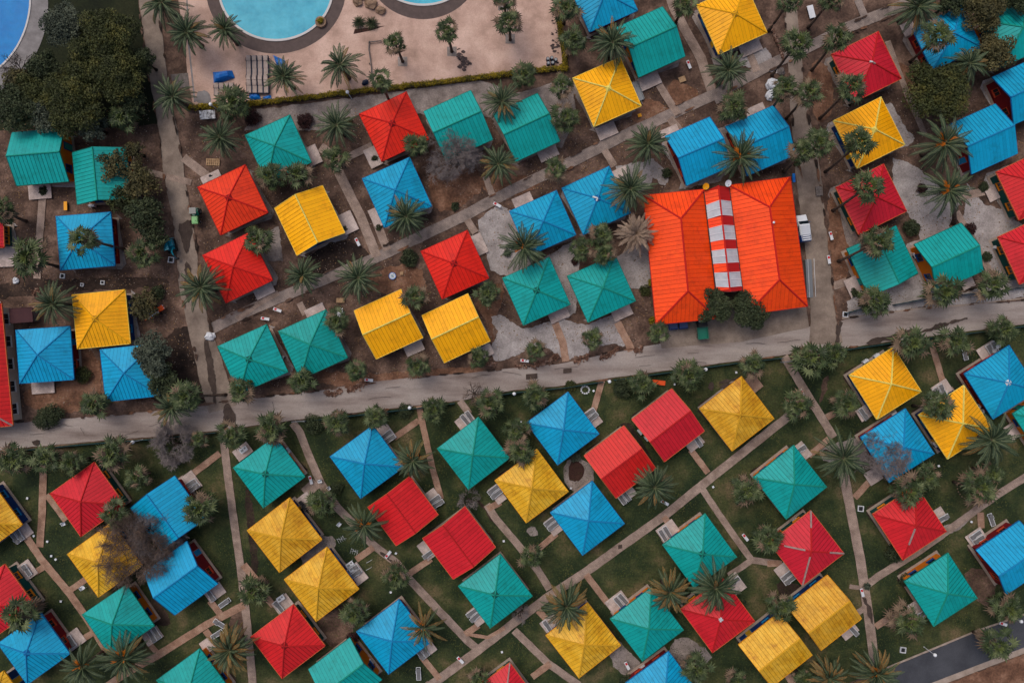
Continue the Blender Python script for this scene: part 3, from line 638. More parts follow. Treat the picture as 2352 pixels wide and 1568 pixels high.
PC = lambda *a: list(zip(a[::2], a[1::2]))
C = [
 # upper left
 ('teal','a',PC(26,302,146,297,159,417,39,426),"at the left edge of the village below the dark trees",{}),
 ('teal','b',PC(166,350,289,339,300,458,177,470),"half hidden under an olive brown tree",{}),
 ('blue','h',PC(128,497,254,487,264,610,139,620),"with a tall fan palm leaning over its roof",{}),
 ('yellow','h',PC(167,677,286,665,300,788,176,802),"between two blue ones on the left, dark apex cap",dict(apex='dark_yellow',cap='yellow')),
 ('blue','h',PC(36,758,161,749,169,871,45,881),"with a white slab at its lower side",{}),
 ('blue','h',PC(229,802,353,790,367,909,243,922),"with its right half under a bushy tree",{}),
 ('red','h',PC(-115,510,8,502,8,566,-116,575),"barely showing at the left edge above the dirt lane",{}),
 # upper middle
 ('teal','h',PC(562,310,665,265,717,373,612,419),"below the left end of the yellow hedge",{}),
 ('scarlet','h',PC(824.5,262,933.5,211,985,320,877,371),"touching the pool terrace hedge beside a fan palm",dict(apex='dark_red')),
 ('teal','a',PC(975,256,1080.5,207,1132.5,320,1022,370),"with a grey leafless tree over its lower edge",{}),
 ('teal','a',PC(1131,262,1235,214,1286,325,1184,371),"between a date palm and three stacked fan palms",{}),
 ('yellow','h',PC(1319,180,1424,130,1472,242,1362,294),"with pale ridges near the terrace corner",dict(cap='pale',apex='pale')),
 ('blue','h',PC(1308,-30,1418,-80,1465,24,1353.5,74.5),"cut by the top edge beside the terrace",{}),
 ('teal','a',PC(1415,64,1522,15,1573.5,129,1466,179),"just right of the big date palm near the top",{}),
 ('yellow','h',PC(1602,12.5,1712,-40,1760.5,74.5,1650,127),"cut by the top edge between two lanes",dict(apex='dark_yellow')),
 ('blue','a',PC(1531,314,1631,266,1677,381,1575,429),"left of the date palm bearing orange fruit",{}),
 ('blue','a',PC(1668.5,292.5,1776.5,240,1826,355,1715,405),"between the fruiting date palm and the right lane",{}),
 ('red','h',PC(1910,125,2018,72,2070,180.5,1963,234.5),"top right, with a white scrap on its apex",dict(bits=[(1,.9,1.0,'grey'),(3,.93,1.0,'white')])),
 ('yellow','h',PC(1914,277.5,2024,223,2078,332.5,1969.5,387),"under a tall fan palm right of the lane",dict(cap='pale',apex='pale')),
 ('blue','h',PC(2095,66,2209,13,2256,108,2142,162),"under dark trees near the top right corner",{}),
 ('teal','h',PC(2251,46,2360,-6,2412,102,2303,155),"in the top right corner behind trees",{}),
 ('blue','a',PC(2279,177.5,2388,128,2438,237,2329,286),"cut by the right edge above another blue one",{}),
 ('blue','a',PC(2183,285,2285,239,2338.5,351,2230,402),"right of the big date palm at upper right",{}),
 ('red','h',PC(1919,430,2030,377,2083,485,1973.5,538.5),"right of the hall with a tall fan palm over it",{}),
 ('red','h',PC(2288,395,2397,343,2450,454,2341.5,506),"cut by the right edge, upper of two",{}),
 ('red','h',PC(2294,545,2402,492,2450,602,2341.5,655),"cut by the right edge, lower of two",{}),
 ('teal','b',PC(1944.5,571,2058,518.5,2109,627,1996,680),"right of the lane with a palm trunk crossing it",{}),
 ('teal','a',PC(2100,561,2208,512,2259,622,2151,671),"with an orange end wall showing its windows",{}),
 # centre
 ('scarlet','h',PC(454,430,562.5,378.5,617,488.5,506,539),"beside the small green tractor",dict(apex='dark_red')),
 ('scarlet','h',PC(464.5,586,572.5,534.5,627,643.5,519,695),"with a date palm at its left corner",{}),
 ('yellow','b',PC(631,478.5,740,426,793,535,681,586),"with a navy end wall showing below it",dict(cap='pale')),
 ('blue','h',PC(831,410,940.5,362,992.5,473.5,883,522),"with a date palm on its lower corner",dict()),
 ('blue','h',PC(1170,485,1279,437,1322,538.5,1215,588),"left of its twin, above a large date palm",{}),
 ('blue','h',PC(1290,432,1399,382,1449,489,1340,538.5),"with a white apex mark left of the hall",dict(bits=[(3,.86,1,'white'),(0,.92,1,'white')],apex='dark_blue')),
 ('scarlet','h',PC(966,577,1074,528.5,1122.5,638.5,1016,687),"alone in the middle with a tan patio",dict(apex='dark_red')),
 ('yellow','a',PC(813,713,920.5,665,972,775,864,824),"left of the gabled yellow pair",dict(cap='pale',)),
 ('yellow','a',PC(968.5,723.5,1075,675,1125.5,782,1020.5,834),"right of the gabled yellow pair",dict(cap='pale')),
 ('teal','h',PC(1154,638.5,1262,590,1309,698.5,1202,748),"with a dark apex below the large date palm",dict(apex='dark_teal')),
 ('teal','h',PC(1303,633.5,1412,585,1461,691,1350,740),"next to the orange red hall",{}),
 ('teal','h',PC(499,795,612,745,662,854,549,904),"at the muddy lane corner above the road",dict(apex='dark_teal')),
 ('teal','h',PC(639,760,748,711.5,799,821,690,871),"left of the gabled yellow pair above the road",{}),
 # lower left
 ('red','h',PC(114.5,1133,216,1061,287.5,1159.6,185.5,1231.5),"at lower left beneath the road palms",{}),
 ('blue','b',PC(299,1166,401,1093,473,1191,371,1264),"right above the brown leafless tree",{}),
 ('ochre','h',PC(154,1272,255,1200,327,1298,226,1370),"partly covered by the brown leafless tree",{}),
 ('blue','a',PC(330,1314,429,1242,500,1340,401,1412),"with maroon side wall near the leafless tree",{}),
 ('teal','h',PC(187,1410,289,1344,357.5,1437,253,1503),"below the leafless tree with amber side wall",{}),
 ('red','h',PC(-91,1368,10.5,1296,84,1394,-18,1466),"cut by the left edge at lower left",{}),
 ('blue','h',PC(-6,1477,92,1407,162,1501,62,1570),"in the lower left corner with dark apex",dict(apex='dark_blue')),
 ('ochre','h',PC(-93,1613,8,1540,80,1638,-20,1710),"showing one tip in the lower left corner",{}),
 ('ochre','h',PC(-123,1179,-21,1107,52,1205,-50,1277),"cut by the left edge with a navy wall",{}),
 ('teal','h',PC(359,1561,459,1488.5,532,1587,432,1660),"cut by the bottom edge left of a path",{}),
 # lower middle
 ('teal','h',PC(533,1069.6,631,1008,703,1091,605,1167.6),"with dark apex square beside a long path",dict(apex='dark_teal')),
 ('ochre','h',PC(567,1217,665.5,1143,740,1238.5,642,1314),"above left of another mustard one",{}),
 ('ochre','h',PC(653,1330,751,1255,824,1352,726,1427),"with table and sunbeds at its right corner",{}),
 ('red','h',PC(576,1462,674,1386.5,746,1482,647.5,1558.5),"between a path and a mustard roof",dict(apex='dark_red')),
 ('teal','a',PC(709,1536,803.5,1463,877,1560,782,1633),"cut by the bottom edge beside blue roof",{}),
 ('blue','h',PC(819,1450,917,1375,990,1473,892.5,1548),"with a sparse date palm at its right corner",{}),
 ('blue','h',PC(757,1047.6,857,977,926,1072,829,1144.6),"with a date palm at its right corner below the road",dict()),
 ('red','b',PC(846,1163,940.5,1093,1006,1180,909,1255),"upper left of the two red gables in the middle",{}),
 ('red','b',PC(971,1236,1068,1162,1138,1256,1040.5,1330),"lower right of the two red gables in the middle",{}),
 ('teal','h',PC(1053,1345.6,1149,1271,1223,1368.6,1125.5,1442),"with small dark apex above the long diagonal path",dict(apex='dark_teal')),
 ('teal','h',PC(1004,1029.6,1099,957,1170.5,1051,1076,1124.6),"under bare twigs with sunbeds on its upper patio",{}),
 ('blue','h',PC(1208.5,971,1305,900,1376,996,1281,1067.6),"nearest the road in the lower middle",{}),
 ('ochre','h',PC(1137,1103,1233.5,1031,1305,1128,1208.5,1201),"between two blue roofs in the middle",{}),
 ('blue','h',PC(1264,1177,1361,1103,1433.5,1202,1338.5,1275),"above the long diagonal path in the middle",{}),
 ('red','a',PC(1341,1046,1434,977,1506,1075,1415.5,1144),"with a date palm at its lower right corner",{}),
 ('red','a',PC(1450.5,963,1543,892.6,1618.5,989.6,1526,1059.6),"nearest the road, right of the red gable pair",{}),
 ('ochre','h',PC(1606,938,1703.5,865,1778.5,961,1682,1034.6),"beside the diagonal path near the road",dict(apex='dark_yellow')),
 ('teal','h',PC(1728.5,1096,1823.5,1023,1900,1118,1806,1191),"left of the thick crowned date palm",{}),
 ('red','h',PC(1766,1246,1862,1173,1940,1270.6,1843,1343),"with grey metal strips along its ridges",dict(bits=[(2,.0,.42,'grey'),(1,.0,.45,'grey'),(3,.35,.85,'grey'),(0,.0,.85,'grey')])),
 ('teal','h',PC(1522,1250,1620,1179,1692,1278,1594,1351),"with two date palms at its lower corner",dict(apex='dark_teal')),
 ('teal','h',PC(1401,1419,1495,1351,1572,1445,1475,1518),"left of the red roof with a white cross",{}),
 ('red','h',PC(1563,1398.6,1660,1326,1733.5,1426,1636.5,1498.6),"with a small white cross on its apex",dict(bits=[(0,.94,1,'white'),(1,.94,1,'white'),(2,.94,1,'white'),(3,.94,1,'white')])),
 ('ochre','h',PC(1254,1458.6,1350,1383,1425,1481,1330,1556.6),"with a brownish date palm on its top corner",{}),
 ('blue','h',PC(1436,1568,1536,1495.6,1609,1594,1509,1667),"cut by the bottom edge with maroon wall",{}),
 ('red','h',PC(1075,1592,1170.5,1522,1246,1620,1148,1690),"showing one tip at the bottom edge",dict(cap='grey')),
 ('ochre','a',PC(1808,1393,1901,1320,1979,1420,1886,1493),"upper right of the streaked gable pair",{}),
 ('ochre','a',PC(1696,1480,1789,1407,1866.5,1503.6,1773,1576),"lower left of the streaked gable pair",{}),
 # lower right
 ('red','h',PC(2004.5,1180.5,2104.5,1114.5,2174,1220,2074,1286),"at lower right with one grey ridge strip",dict(bits=[(0,.45,.92,'grey')])),
 ('teal','h',PC(2078,1334,2178,1269,2244,1372,2144.5,1440),"at lower right with amber wall along its top side",{}),
 ('blue','a',PC(2242,1262,2341.5,1197,2412,1297,2311.5,1365),"cut by the right edge at lower right",{}),
 ('yellow','h',PC(1948,859.6,2051.5,801,2118.5,898,2015,962),"just below the road on the right, pale ridges",dict(cap='pale')),
 ('yellow','h',PC(2110,951,2214,886.6,2281,984,2176.5,1055),"with fan palm above and date palm on its side",dict(cap='pale')),
 ('blue','h',PC(1976,1004,2080,938,2146.5,1042,2043,1107),"half veiled by a purple grey leafless tree",{}),
 ('blue','h',PC(2214,858,2318,793.5,2385,897,2281.5,961),"cut by the right edge below the road, grey apex",dict(apex='white')),
 ('teal','h',PC(2325,949.6,2428,884,2496,985,2392,1050),"showing one corner at the right edge",{}),
]
for i, (col, typ, cn, ph, kw) in enumerate(C):
    cottage(i, col, typ, cn, ph, **kw)
# the long red house at the left edge
def big_roof(root, name, quad, z, rise, colour, cap, inset=None, soffit=True, walls=None):
    """hipped roof over an oblong given by its eave corners (local metres)"""
    c, rz, a, b = fit(quad, z)
    return c, rz, a, b
c, rz, a, b = fit(PC(-118,705,5,692,27,976,-96,990), 3.2)
def oblong(c, rz, a, b, z, rise, colour, label, cat, name, wallinset=.7, cap=None):
    root = empty(name, (c.x, c.y, 0), rz, label, cat)
    hip_body(root, a, b, z, rise, colour, wallinset, cap); return root
def hip_body(root, a, b, z, rise, colour, wi, cap=None, off=Vector((0,0,0)), rot=0.0, walls=True):
    r = MB(); rm, sm = RC[colour]; top = z+rise
    Mx = Matrix.Translation(off) @ Matrix.Rotation(rot, 4, 'Z')
    tp = lambda x, y, zz: Mx @ Vector((x, y, zz))
    Cn = [tp(-a,-b,z), tp(a,-b,z), tp(a,b,z), tp(-a,b,z)]
    rl = b - a*.95     # ridge along local y
    R0, R1 = tp(0,-rl,top), tp(0,rl,top)
    roof_face(r, [Cn[0],Cn[1],R0], .6); roof_face(r, [Cn[1],Cn[2],R1,R0], .6); roof_face(r, [Cn[2],Cn[3],R1], .6); roof_face(r, [Cn[3],Cn[0],R0,R1], .6)
    r.face([(p+Vector((0,0,-.12))) for p in Cn[::-1]], 1)
    ro = r.build('roof', [rm, sm], root)
    cp = MB(); zc = Vector((0,0,.05))
    for p, q in ((Cn[0],R0),(Cn[1],R0),(Cn[2],R1),(Cn[3],R1),(R0,R1)): cap_strip(cp, p+zc, q+zc, .13, .09)
    fixn(cp.build('ridge_cap', CAPC[cap or colour], ro))
    f = MB()
    for i in range(4):
        p, q = Cn[i], Cn[(i+1)%4]; d = (q-p).normalized(); s = Vector((d.y,-d.x,0))*.06; u1, u0 = Vector((0,0,.05)), Vector((0,0,-.2))
        f.hexa([p+u0-s*.2, q+u0-s*.2, q+u0+s, p+u0+s], [p+u1-s*.2, q+u1-s*.2, q+u1+s, p+u1+s])
    fixn(f.build('fascia', FAS[colour], ro))
    if walls:
        wa, wb = a-wi, b-wi; wl = MB()
        wl.hexa([tp(-wa,-wb,0),tp(wa,-wb,0),tp(wa,wb,0),tp(-wa,wb,0)], [tp(-wa,-wb,z-.13),tp(wa,-wb,z-.13),tp(wa,wb,z-.13),tp(-wa,wb,z-.13)])
        wl.build('wall', WL['hall'], root)
        n = int(2*wb/3.2)
        for s in (-1, 1):
            for k in range(n):
                y = -wb + (k+.5)*2*wb/n
                window(root, tp(s*wa, y, 1.6), rot + (0 if s > 0 else math.pi), 1.5, 1.2, TRIM['hall'])
            if s < 0:
                door(root, tp(-wa*.3, -wb, .02), rot - math.pi/2, TRIM['hall'], TRIM['blue'])
                window(root, tp(wa*.4, -wb, 1.6), rot - math.pi/2, 1.6, 1.2, TRIM['hall'])
    return ro
oblong(c, rz, a, b, 3.2, 2.2, 'red', "long red roofed house with pale hip line, cut by the left edge", 'house', 'long_house', cap='grey')

# the orange red hall: two long hipped roofs joined by a striped glazed strip
c1, r1, a1, b1 = fit(PC(1476,446,1615,438,1652,731,1508,745), 3.6)
c2, r2, a2, b2 = fit(PC(1676,427,1816.5,405,1853,703.5,1713,722), 3.6)
cm = (c1+c2)/2
hall = empty('hall', (cm.x, cm.y, 0), 0, "large orange red hall of two hipped roofs with a white striped strip between", 'hall')
hip_body(hall, a1, b1, 3.6, 2.6, 'hall', .8, 'hall', Vector((c1.x-cm.x, c1.y-cm.y, 0)), r1)
hip_body(hall, a2, b2, 3.6, 2.6, 'hall', .8, 'hall', Vector((c2.x-cm.x, c2.y-cm.y, 0)), r2)
zE, zR = 3.9, 4.9
def Gl(x, y, z): return G(x, y, z) - Vector((cm.x, cm.y, 0))
LT, LB = Gl(1618,440,zE), Gl(1646,668,zE); RT, RB = Gl(1674,430,zE), Gl(1705,667,zE); KT, KB = Gl(1650,426,zR), Gl(1677,670,zR)
band = [0, .14, .275, .375, .505, .60, .725, .82, .955, 1.0]
glz = []
strip_l, strip_r = MB(), MB()
for i in range(9):
    t0, t1 = band[i], band[i+1]
    for sd, (E0, E1) in enumerate(((LT,LB),(RT,RB))):
        q = [E0.lerp(E1,t0), E0.lerp(E1,t1), KT.lerp(KB,t1), KT.lerp(KB,t0)]
        if (q[1]-q[0]).cross(q[3]-q[0]).z < 0: q = [q[1], q[0], q[3], q[2]]
        if i % 2 == 0:
            rw = MB(); roof_face(rw, q, .55, bands=lambda a, b, s=sd: 0 if s == 0 else 2); rw.build('roof_band', [RC['hall'][0], RC['hall'][1], CAPC['red']], hall)
        else: glz.append(q)
for q in glz:
    b = MB(); n = (q[1]-q[0]).cross(q[3]-q[0]).normalized()
    b.hexa([p-n*.02 for p in q], [p+n*.05 for p in q]); o = fixn(b.build('skylight', mat('skylight_glazing', [rgb(168,176,184), rgb(192,198,204)], 1.0, 0.3) if 'sk' not in M else M['sk'], hall)); M['sk'] = o.data.materials[0]
    fr = MB()
    for t in (0, .5, 1):
        cap_strip(fr, q[0].lerp(q[1],t)+n*.07, q[3].lerp(q[2],t)+n*.07, .06, .05)
    fixn(fr.build('glazing_bar', M['white'], o))
b = MB(); cap_strip(b, KT+Vector((0,0,.05)), KB+Vector((0,0,.05)), .12, .1); fixn(b.build('ridge_cap', CAPC['hall'], hall))
b = MB()
for p, q in ((LT, LB), (RT, RB)):
    d = (q-p).normalized(); s = Vector((d.y,-d.x,0))*.14; dn = Vector((0,0,-.25)); b.hexa([p+dn-s, q+dn-s, q+dn+s, p+dn+s], [p-s-Vector((0,0,.03)), q-s-Vector((0,0,.03)), q+s-Vector((0,0,.03)), p+s-Vector((0,0,.03))])
fixn(b.build('gutter', M['dark'], hall))
b = MB(); b.hexa([Vector((p.x,p.y,0)) for p in (LT,RT,RB,LB)], [Vector((p.x,p.y,3.4)) for p in (LT,RT,RB,LB)]); fixn(b.build('link_wall', WL['hall'], hall))

# maroon flat roofed shed
sh = empty('shed', G(70,725), math.radians(4), "low shed with maroon flat roof between the date palm and a blue cottage", 'shed')
b = MB(); b.box((0,0,1.0), (3.0,1.9,2.0)); b.build('wall', M['wood_grey'], sh)
b = MB(); b.box((0,0,2.08), (3.4,2.2,.14)); b.box((0,1.05,2.18), (3.4,.08,.06)); b.box((0,-1.05,2.18), (3.4,.08,.06)); b.build('roof', M['maroon_roof'], sh)
# ---------------------------------------------------------------- palms, trees, shrubs, hedges
def make_date_crown(seed, n=58, droop=1.0, mats=None, old=0.0, name='crown', spread=1.0):
    rr = random.Random(seed); b = MB()
    for i in range(n):
        f = i/n                                   # 0 = youngest, 1 = lowest
        az = i*2.39996 + rr.uniform(-.15,.15)
        el = math.radians(78 - 96*f**.8 + rr.uniform(-6,6))
        L = (0.62+.5*min(1, f*1.7)) * rr.uniform(.84,1.1) * spread
        dr_ = droop*rr.uniform(.7,1.5)
        if rr.random() < .06: continue
        mi = 1 if rr.random() < old*(.3+f) else 0
        d = Vector((math.cos(az), math.sin(az), 0)); p = Vector((0,0,0)) + d*.03; pts = []; ns = 9
        for k in range(ns+1):
            t = k/ns; e = el - dr_*math.radians(62)*t**1.5
            pts.append(p.copy()); p = p + (d*math.cos(e) + Vector((0,0,math.sin(e))))*(L/ns)
        side = Vector((-d.y, d.x, 0))
        # rib
        for k in range(ns):
            w0, w1 = .012*(1-k/ns)+.003, .012*(1-(k+1)/ns)+.003; up = Vector((0,0,.004))
            b.face([pts[k]-side*w0+up, pts[k+1]-side*w1+up, pts[k+1]+side*w1+up, pts[k]+side*w0+up], 2)
        m = 17
        for k in range(m):
            t = .12 + .88*(k+.5)/m; q = t*ns; i0 = min(ns-1, int(q)); c = pts[i0].lerp(pts[i0+1], q-i0)
            tan = (pts[i0+1]-pts[i0]).normalized()
            ll = .135*math.sin(math.pi*min(1, .18+.80*t))**.7*rr.uniform(.8,1.1)
            for s in (-1, 1):
                dr = (side*s*.74 + tan*.78 + Vector((0,0,.28-.3*t-.25*f))).normalized()
                wv = tan*.031
                tip = c + dr*ll + Vector((0,0,-.02))
                mid = c + dr*ll*.55
                b.face([c-wv*.7, mid-wv, tip, mid+wv] if s > 0 else [c-wv*.7, mid+wv, tip, mid-wv][::-1], mi)
    return b.mesh(name, mats or [M['frond'], M['frond_old'], M['rachis']])
def make_fan_crown(seed, n=34, name='crown', dead=0.12, spread=1.0):
    rr = random.Random(seed); b = MB()
    for i in range(n):
        f = i/n; az = i*2.39996 + rr.uniform(-.25,.25)
        el = math.radians(80 - 112*f**.85 + rr.uniform(-8,8))
        Lp = (.24+.38*min(1,f*2))*rr.uniform(.62,1.28)*spread
        d = Vector((math.cos(az), math.sin(az), 0)); dir3 = d*math.cos(el)+Vector((0,0,math.sin(el)))
        c = dir3*Lp + Vector((0,0,-.05*f)); side = Vector((-d.y,d.x,0))
        mi = 1 if f < .1 else (2 if rr.random() < dead*(f**2)*4 else 0)
        b.face([side*.012, c+side*.009, c-side*.009, -side*.012], 3)
        nrm = dir3.cross(side).normalized()
        if nrm.z < 0: nrm = -nrm
        m = 10; r0 = rr.uniform(.34,.5)
        sp = math.radians(rr.uniform(118,138)); fold = rr.uniform(.02,.05)
        for k in range(m):
            a0 = -sp + 2*sp*k/m; a1 = -sp + 2*sp*(k+1)/m; am = (a0+a1)/2
            def pt(a, r, lift): 
                v = dir3*math.cos(a) + side*math.sin(a)
                return c + v*r + nrm*lift - Vector((0,0,1))*(.42*r*r + .12*abs(math.sin(a))*r)
            r1 = r0*(.62+.38*math.cos(am*.55))*rr.uniform(.8,1.25)
            A, Bp = pt(a0, r1*.48, 0), pt(a1, r1*.48, 0); T = pt(am, r1, -.02); Mi = pt(am, r1*.6, fold)
            b.face([c, A, Mi], mi); b.face([c, Mi, Bp], mi); b.face([A, T, Mi], mi); b.face([Mi, T, Bp], mi)
    return b.mesh(name, [M['fan'], M['fan_new'], M['fan_dead'], M['rachis']])
def make_skirt(seed, deadlen=1.0):
    rr = random.Random(seed); b = MB()
    for i in range(90):
        az = rr.uniform(0, 6.28); z = -rr.uniform(.05, .95)*deadlen; d = Vector((math.cos(az), math.sin(az), 0)); s = Vector((-d.y,d.x,0))
        L = rr.uniform(.18,.42); p = d*.06+Vector((0,0,z)); w = rr.uniform(.05,.11)
        t = p + d*L*.8 + Vector((0,0,-L*.75))
        for k in range(3):
            o = (k-1)*w; b.face([p, p+(t-p)*.6+s*(o-.03), t+s*o*1.5, p+(t-p)*.6+s*(o+.03)], 0)
    return b.mesh('dead_skirt', M['fan_dead'])
def make_fruit(seed):
    rr = random.Random(seed); b = MB()
    for c in range(6):
        az = rr.uniform(0,6.28); d = Vector((math.cos(az),math.sin(az),0)); o = d*rr.uniform(.08,.2)+Vector((0,0,.12))
        for k in range(22):
            p = o + Vector((rr.uniform(-.05,.05), rr.uniform(-.05,.05), 0)); q = p + d*rr.uniform(.1,.22) + Vector((rr.uniform(-.06,.06), rr.uniform(-.06,.06), rr.uniform(-.02,.08)))
            s = Vector((-d.y,d.x,0))*.007; b.face([p-s, q-s, q+s, p+s])
    return b.mesh('fruit_cluster', M['fruit'])
DATE = [make_date_crown(100+i, n=[42,48,38,52,44,40,50,46,36][i], droop=[.82,.98,1.1,.75,.9,1.05,.86,.7,1.15][i], old=[.03,.1,.05,.2,.04,.14,.08,.02,.3][i]) for i in range(9)]
DATE_OLD = [make_date_crown(120+i, n=62, old=.55) for i in range(2)]
DATE_THICK = [make_date_crown(130, n=34, droop=.75, old=.05, spread=1.05)]
DATE_SPARSE = [make_date_crown(133, n=24, droop=.7, old=.35)]
DATE_DEAD = [make_date_crown(140, n=74, droop=.8, mats=[M['frond_dead'], M['frond_dead'], M['frond_dead']])]
FAN = [make_fan_crown(200+i, n=24+3*(i%4), dead=[.05,.12,.3,.08,.2,.06][i%6]) for i in range(12)]
SKIRT = [make_skirt(230+i) for i in range(3)]
FRUIT = [make_fruit(240+i) for i in range(3)]
CNT = [0]
def palm(kind, x, y, r, label, h=None, base=None, flags='', rot=None):
    CNT[0] += 1; n = CNT[0]; rr = random.Random(n*17)
    date = kind in ('date',)
    h = h or (4.6 if date else 3.6)
    top = G(x, y, h); bs = G(base[0], base[1], 0) if base else Vector((top.x+rr.uniform(-.15,.15), top.y+rr.uniform(-.15,.15), 0))
    root = empty('date_palm' if date else 'fan_palm', bs, 0, label, 'palm tree', 'date palms' if date else 'fan palms')
    tr = top - bs; b = MB(); N = 7
    r0, r1 = (.34,.27) if date else (.22,.15)
    pts = [Vector((tr.x*(t**1.25), tr.y*(t**1.25), tr.z*t)) for t in [k/N for k in range(N+1)]]
    b.tube(pts, [r0*1.25]+[r0+(r1-r0)*k/N for k in range(1,N+1)], 8); b.build('trunk', M['trunk'], root, True)
    R_ = r*S*(H-h)/H
    if 'd' in flags and date: me = DATE_DEAD[0]
    elif 't' in flags: me = DATE_THICK[0]
    elif 's' in flags and date: me = DATE_SPARSE[0]
    elif 'o' in flags and date: me = DATE_OLD[n % 2]
    elif date: me = DATE[n*5 % 9]
    else: me = FAN[n*5 % 12]
    cr = link('crown', me, root); cr.location = tr; sc = R_*(1.02 if date else 1.12)*rr.uniform(.94,1.06); cr.scale = (sc, sc, sc*rr.uniform(.85,1.0)); cr.rotation_euler = (rr.uniform(-.08,.08), rr.uniform(-.08,.08), rot if rot is not None else rr.uniform(0,6.28))
    if date and 'f' in flags:
        fr = link('fruit_cluster', FRUIT[n%3], root); fr.location = tr; fr.scale = (sc,sc,sc)
    if not date and ('k' in flags or n % 3 == 0):
        sk = link('dead_skirt', SKIRT[n%3], root); sk.location = tr; k = 1.35 if 'k' in flags else 1.0; sk.scale = (sc*k, sc*k, min(h*.8, sc*1.3))
    return root

def leafcloud(rng, lobes, n, size, flat=0.55):
    """numpy leaf quads through the outer volume of a set of lobes; returns verts, faces"""
    lob = np.array(lobes); wts = lob[:,3]**2; wts = wts/wts.sum()
    idx = rng.choice(len(lob), n, p=wts)
    d = rng.normal(size=(n,3)); d /= np.linalg.norm(d,axis=1)[:,None]; d[:,2] = np.where(d[:,2] < -.35, -d[:,2], d[:,2])
    rad = lob[idx,3]*(1.12-.6*rng.random(n)**1.3)
    c = lob[idx,:3] + d*rad[:,None]*np.array([1,1,.8])
    nn = d*(1-flat) + rng.normal(size=(n,3))*.5 + np.array([0,0,.35]); nn /= np.linalg.norm(nn,axis=1)[:,None]
    a = np.cross(nn, rng.normal(size=(n,3))); a /= np.linalg.norm(a,axis=1)[:,None]; b = np.cross(nn, a)
    s = size*(.6+.8*rng.random(n)); l = (a*s[:,None]); w = (b*s[:,None]*.55)
    V = np.stack([c-l, c-w, c+l, c+w], 1).reshape(-1,3); F = np.arange(4*n).reshape(-1,4)
    return V, F
def np_mesh(name, V, F, m):
    me = bpy.data.meshes.new(name); nv, nf, k = len(V), len(F), F.shape[1]
    me.vertices.add(nv); me.vertices.foreach_set('co', V.astype(np.float32).ravel())
    me.loops.add(nf*k); me.loops.foreach_set('vertex_index', F.astype(np.int32).ravel())
    me.polygons.add(nf); me.polygons.foreach_set('loop_start', np.arange(0, nf*k, k, dtype=np.int32))
    me.materials.append(m); me.update(calc_edges=True); me.validate(); return me
def tree(x, y, r, h, m, label, dens=1.0, name='tree', lobes=None, seed=0, ex=1.0, leaf=.17):
    rng = np.random.default_rng(seed+int(x)); rr = random.Random(seed+int(y))
    zt = h; base = G(x, y, h*.75); base = Vector((base.x, base.y, 0)); Rm = r*S*(H-h*.75)/H
    root = empty(name, base, rr.uniform(0, 3), label, 'tree')
    L = [(0,0,h*.72,Rm*.5)]
    nl = lobes or 13
    for i in range(nl):
        a = i*2.4+rr.uniform(-.4,.4); q = Rm*math.sqrt((i+.6)/nl)*.74
        L.append((q*math.cos(a)*ex, q*math.sin(a)/ex, h*.72 + rr.uniform(-.1,.14)*h - .22*q, Rm*rr.uniform(.22,.36)*math.sqrt(15/(nl+2))*1.2))
    tk = MB(); tk.tube([(0,0,0),(.1,.05,h*.3),(0,.1,h*.55)], [.28,.2,.16], 8)
    for l in L[1:]:
        tk.tube([(0,.05,h*.42),(l[0]*.5,l[1]*.5,h*.6),(l[0],l[1],l[2])], [.12,.07,.02], 5)
    tk.build('trunk', M['bark'], root, True)
    V, F = leafcloud(rng, L, int(Rm*Rm*520*dens), leaf)
    link('crown', np_mesh('crown', V, F, m), root)
    return root
def bare_tree(x, y, r, h, m, label, seed=1, depth=5, kids=4, name='bare_tree'):
    rr = random.Random(seed); p = G(x, y, h*.6); base = Vector((p.x,p.y,0)); Rm = r*S*(H-h*.6)/H
    root = empty(name, base, 0, label, 'tree'); tk, tw = MB(), MB()
    def seg(b, p, q, r0, r1):
        if b is tw: r0, r1 = max(r0, .013), max(r1, .011)
        d = (q-p).normalized(); a = d.cross(Vector((.3,.2,1))).normalized(); c = d.cross(a); n = len(b.v)
        for (o, rad) in ((p,r0),(q,r1)):
            for k in range(3):
                t = 2.094*k; b.v.append(tuple(o+(a*math.cos(t)+c*math.sin(t))*rad))
        for k in range(3):
            k2 = (k+1)%3; b.f.append((n+k,n+k2,n+3+k2,n+3+k)); b.m.append(0)
    def grow(p, d, L, rad, lv):
        mid = p + d*L*.5 + Vector((rr.uniform(-1,1),rr.uniform(-1,1),rr.uniform(-.5,.5)))*L*.08; q = p + d*L
        b = tk if lv <= 2 else tw
        seg(b, p, mid, rad, rad*.8); seg(b, mid, q, rad*.8, rad*.6)
        if lv >= depth: return
        for k in range(kids):
            nd = (d + Vector((rr.gauss(0,.62), rr.gauss(0,.62), rr.gauss(0,.36)-.08))).normalized()
            o = p.lerp(q, rr.uniform(.45,1.0))
            grow(o, nd, L*rr.uniform(.6,.84), rad*.6, lv+1)
    tk.tube([(0,0,0),(0,0,h*.35)], [.2,.16], 8)
    for i in range(8):
        a = i*2.4; e = rr.uniform(.12,.95)
        grow(Vector((0,0,h*.33)), Vector((math.cos(a)*math.cos(e), math.sin(a)*math.cos(e), math.sin(e))), Rm*.46, .085, 1)
    tk.build('trunk', M['bark'], root); tw.build('twigs', m, root); return root
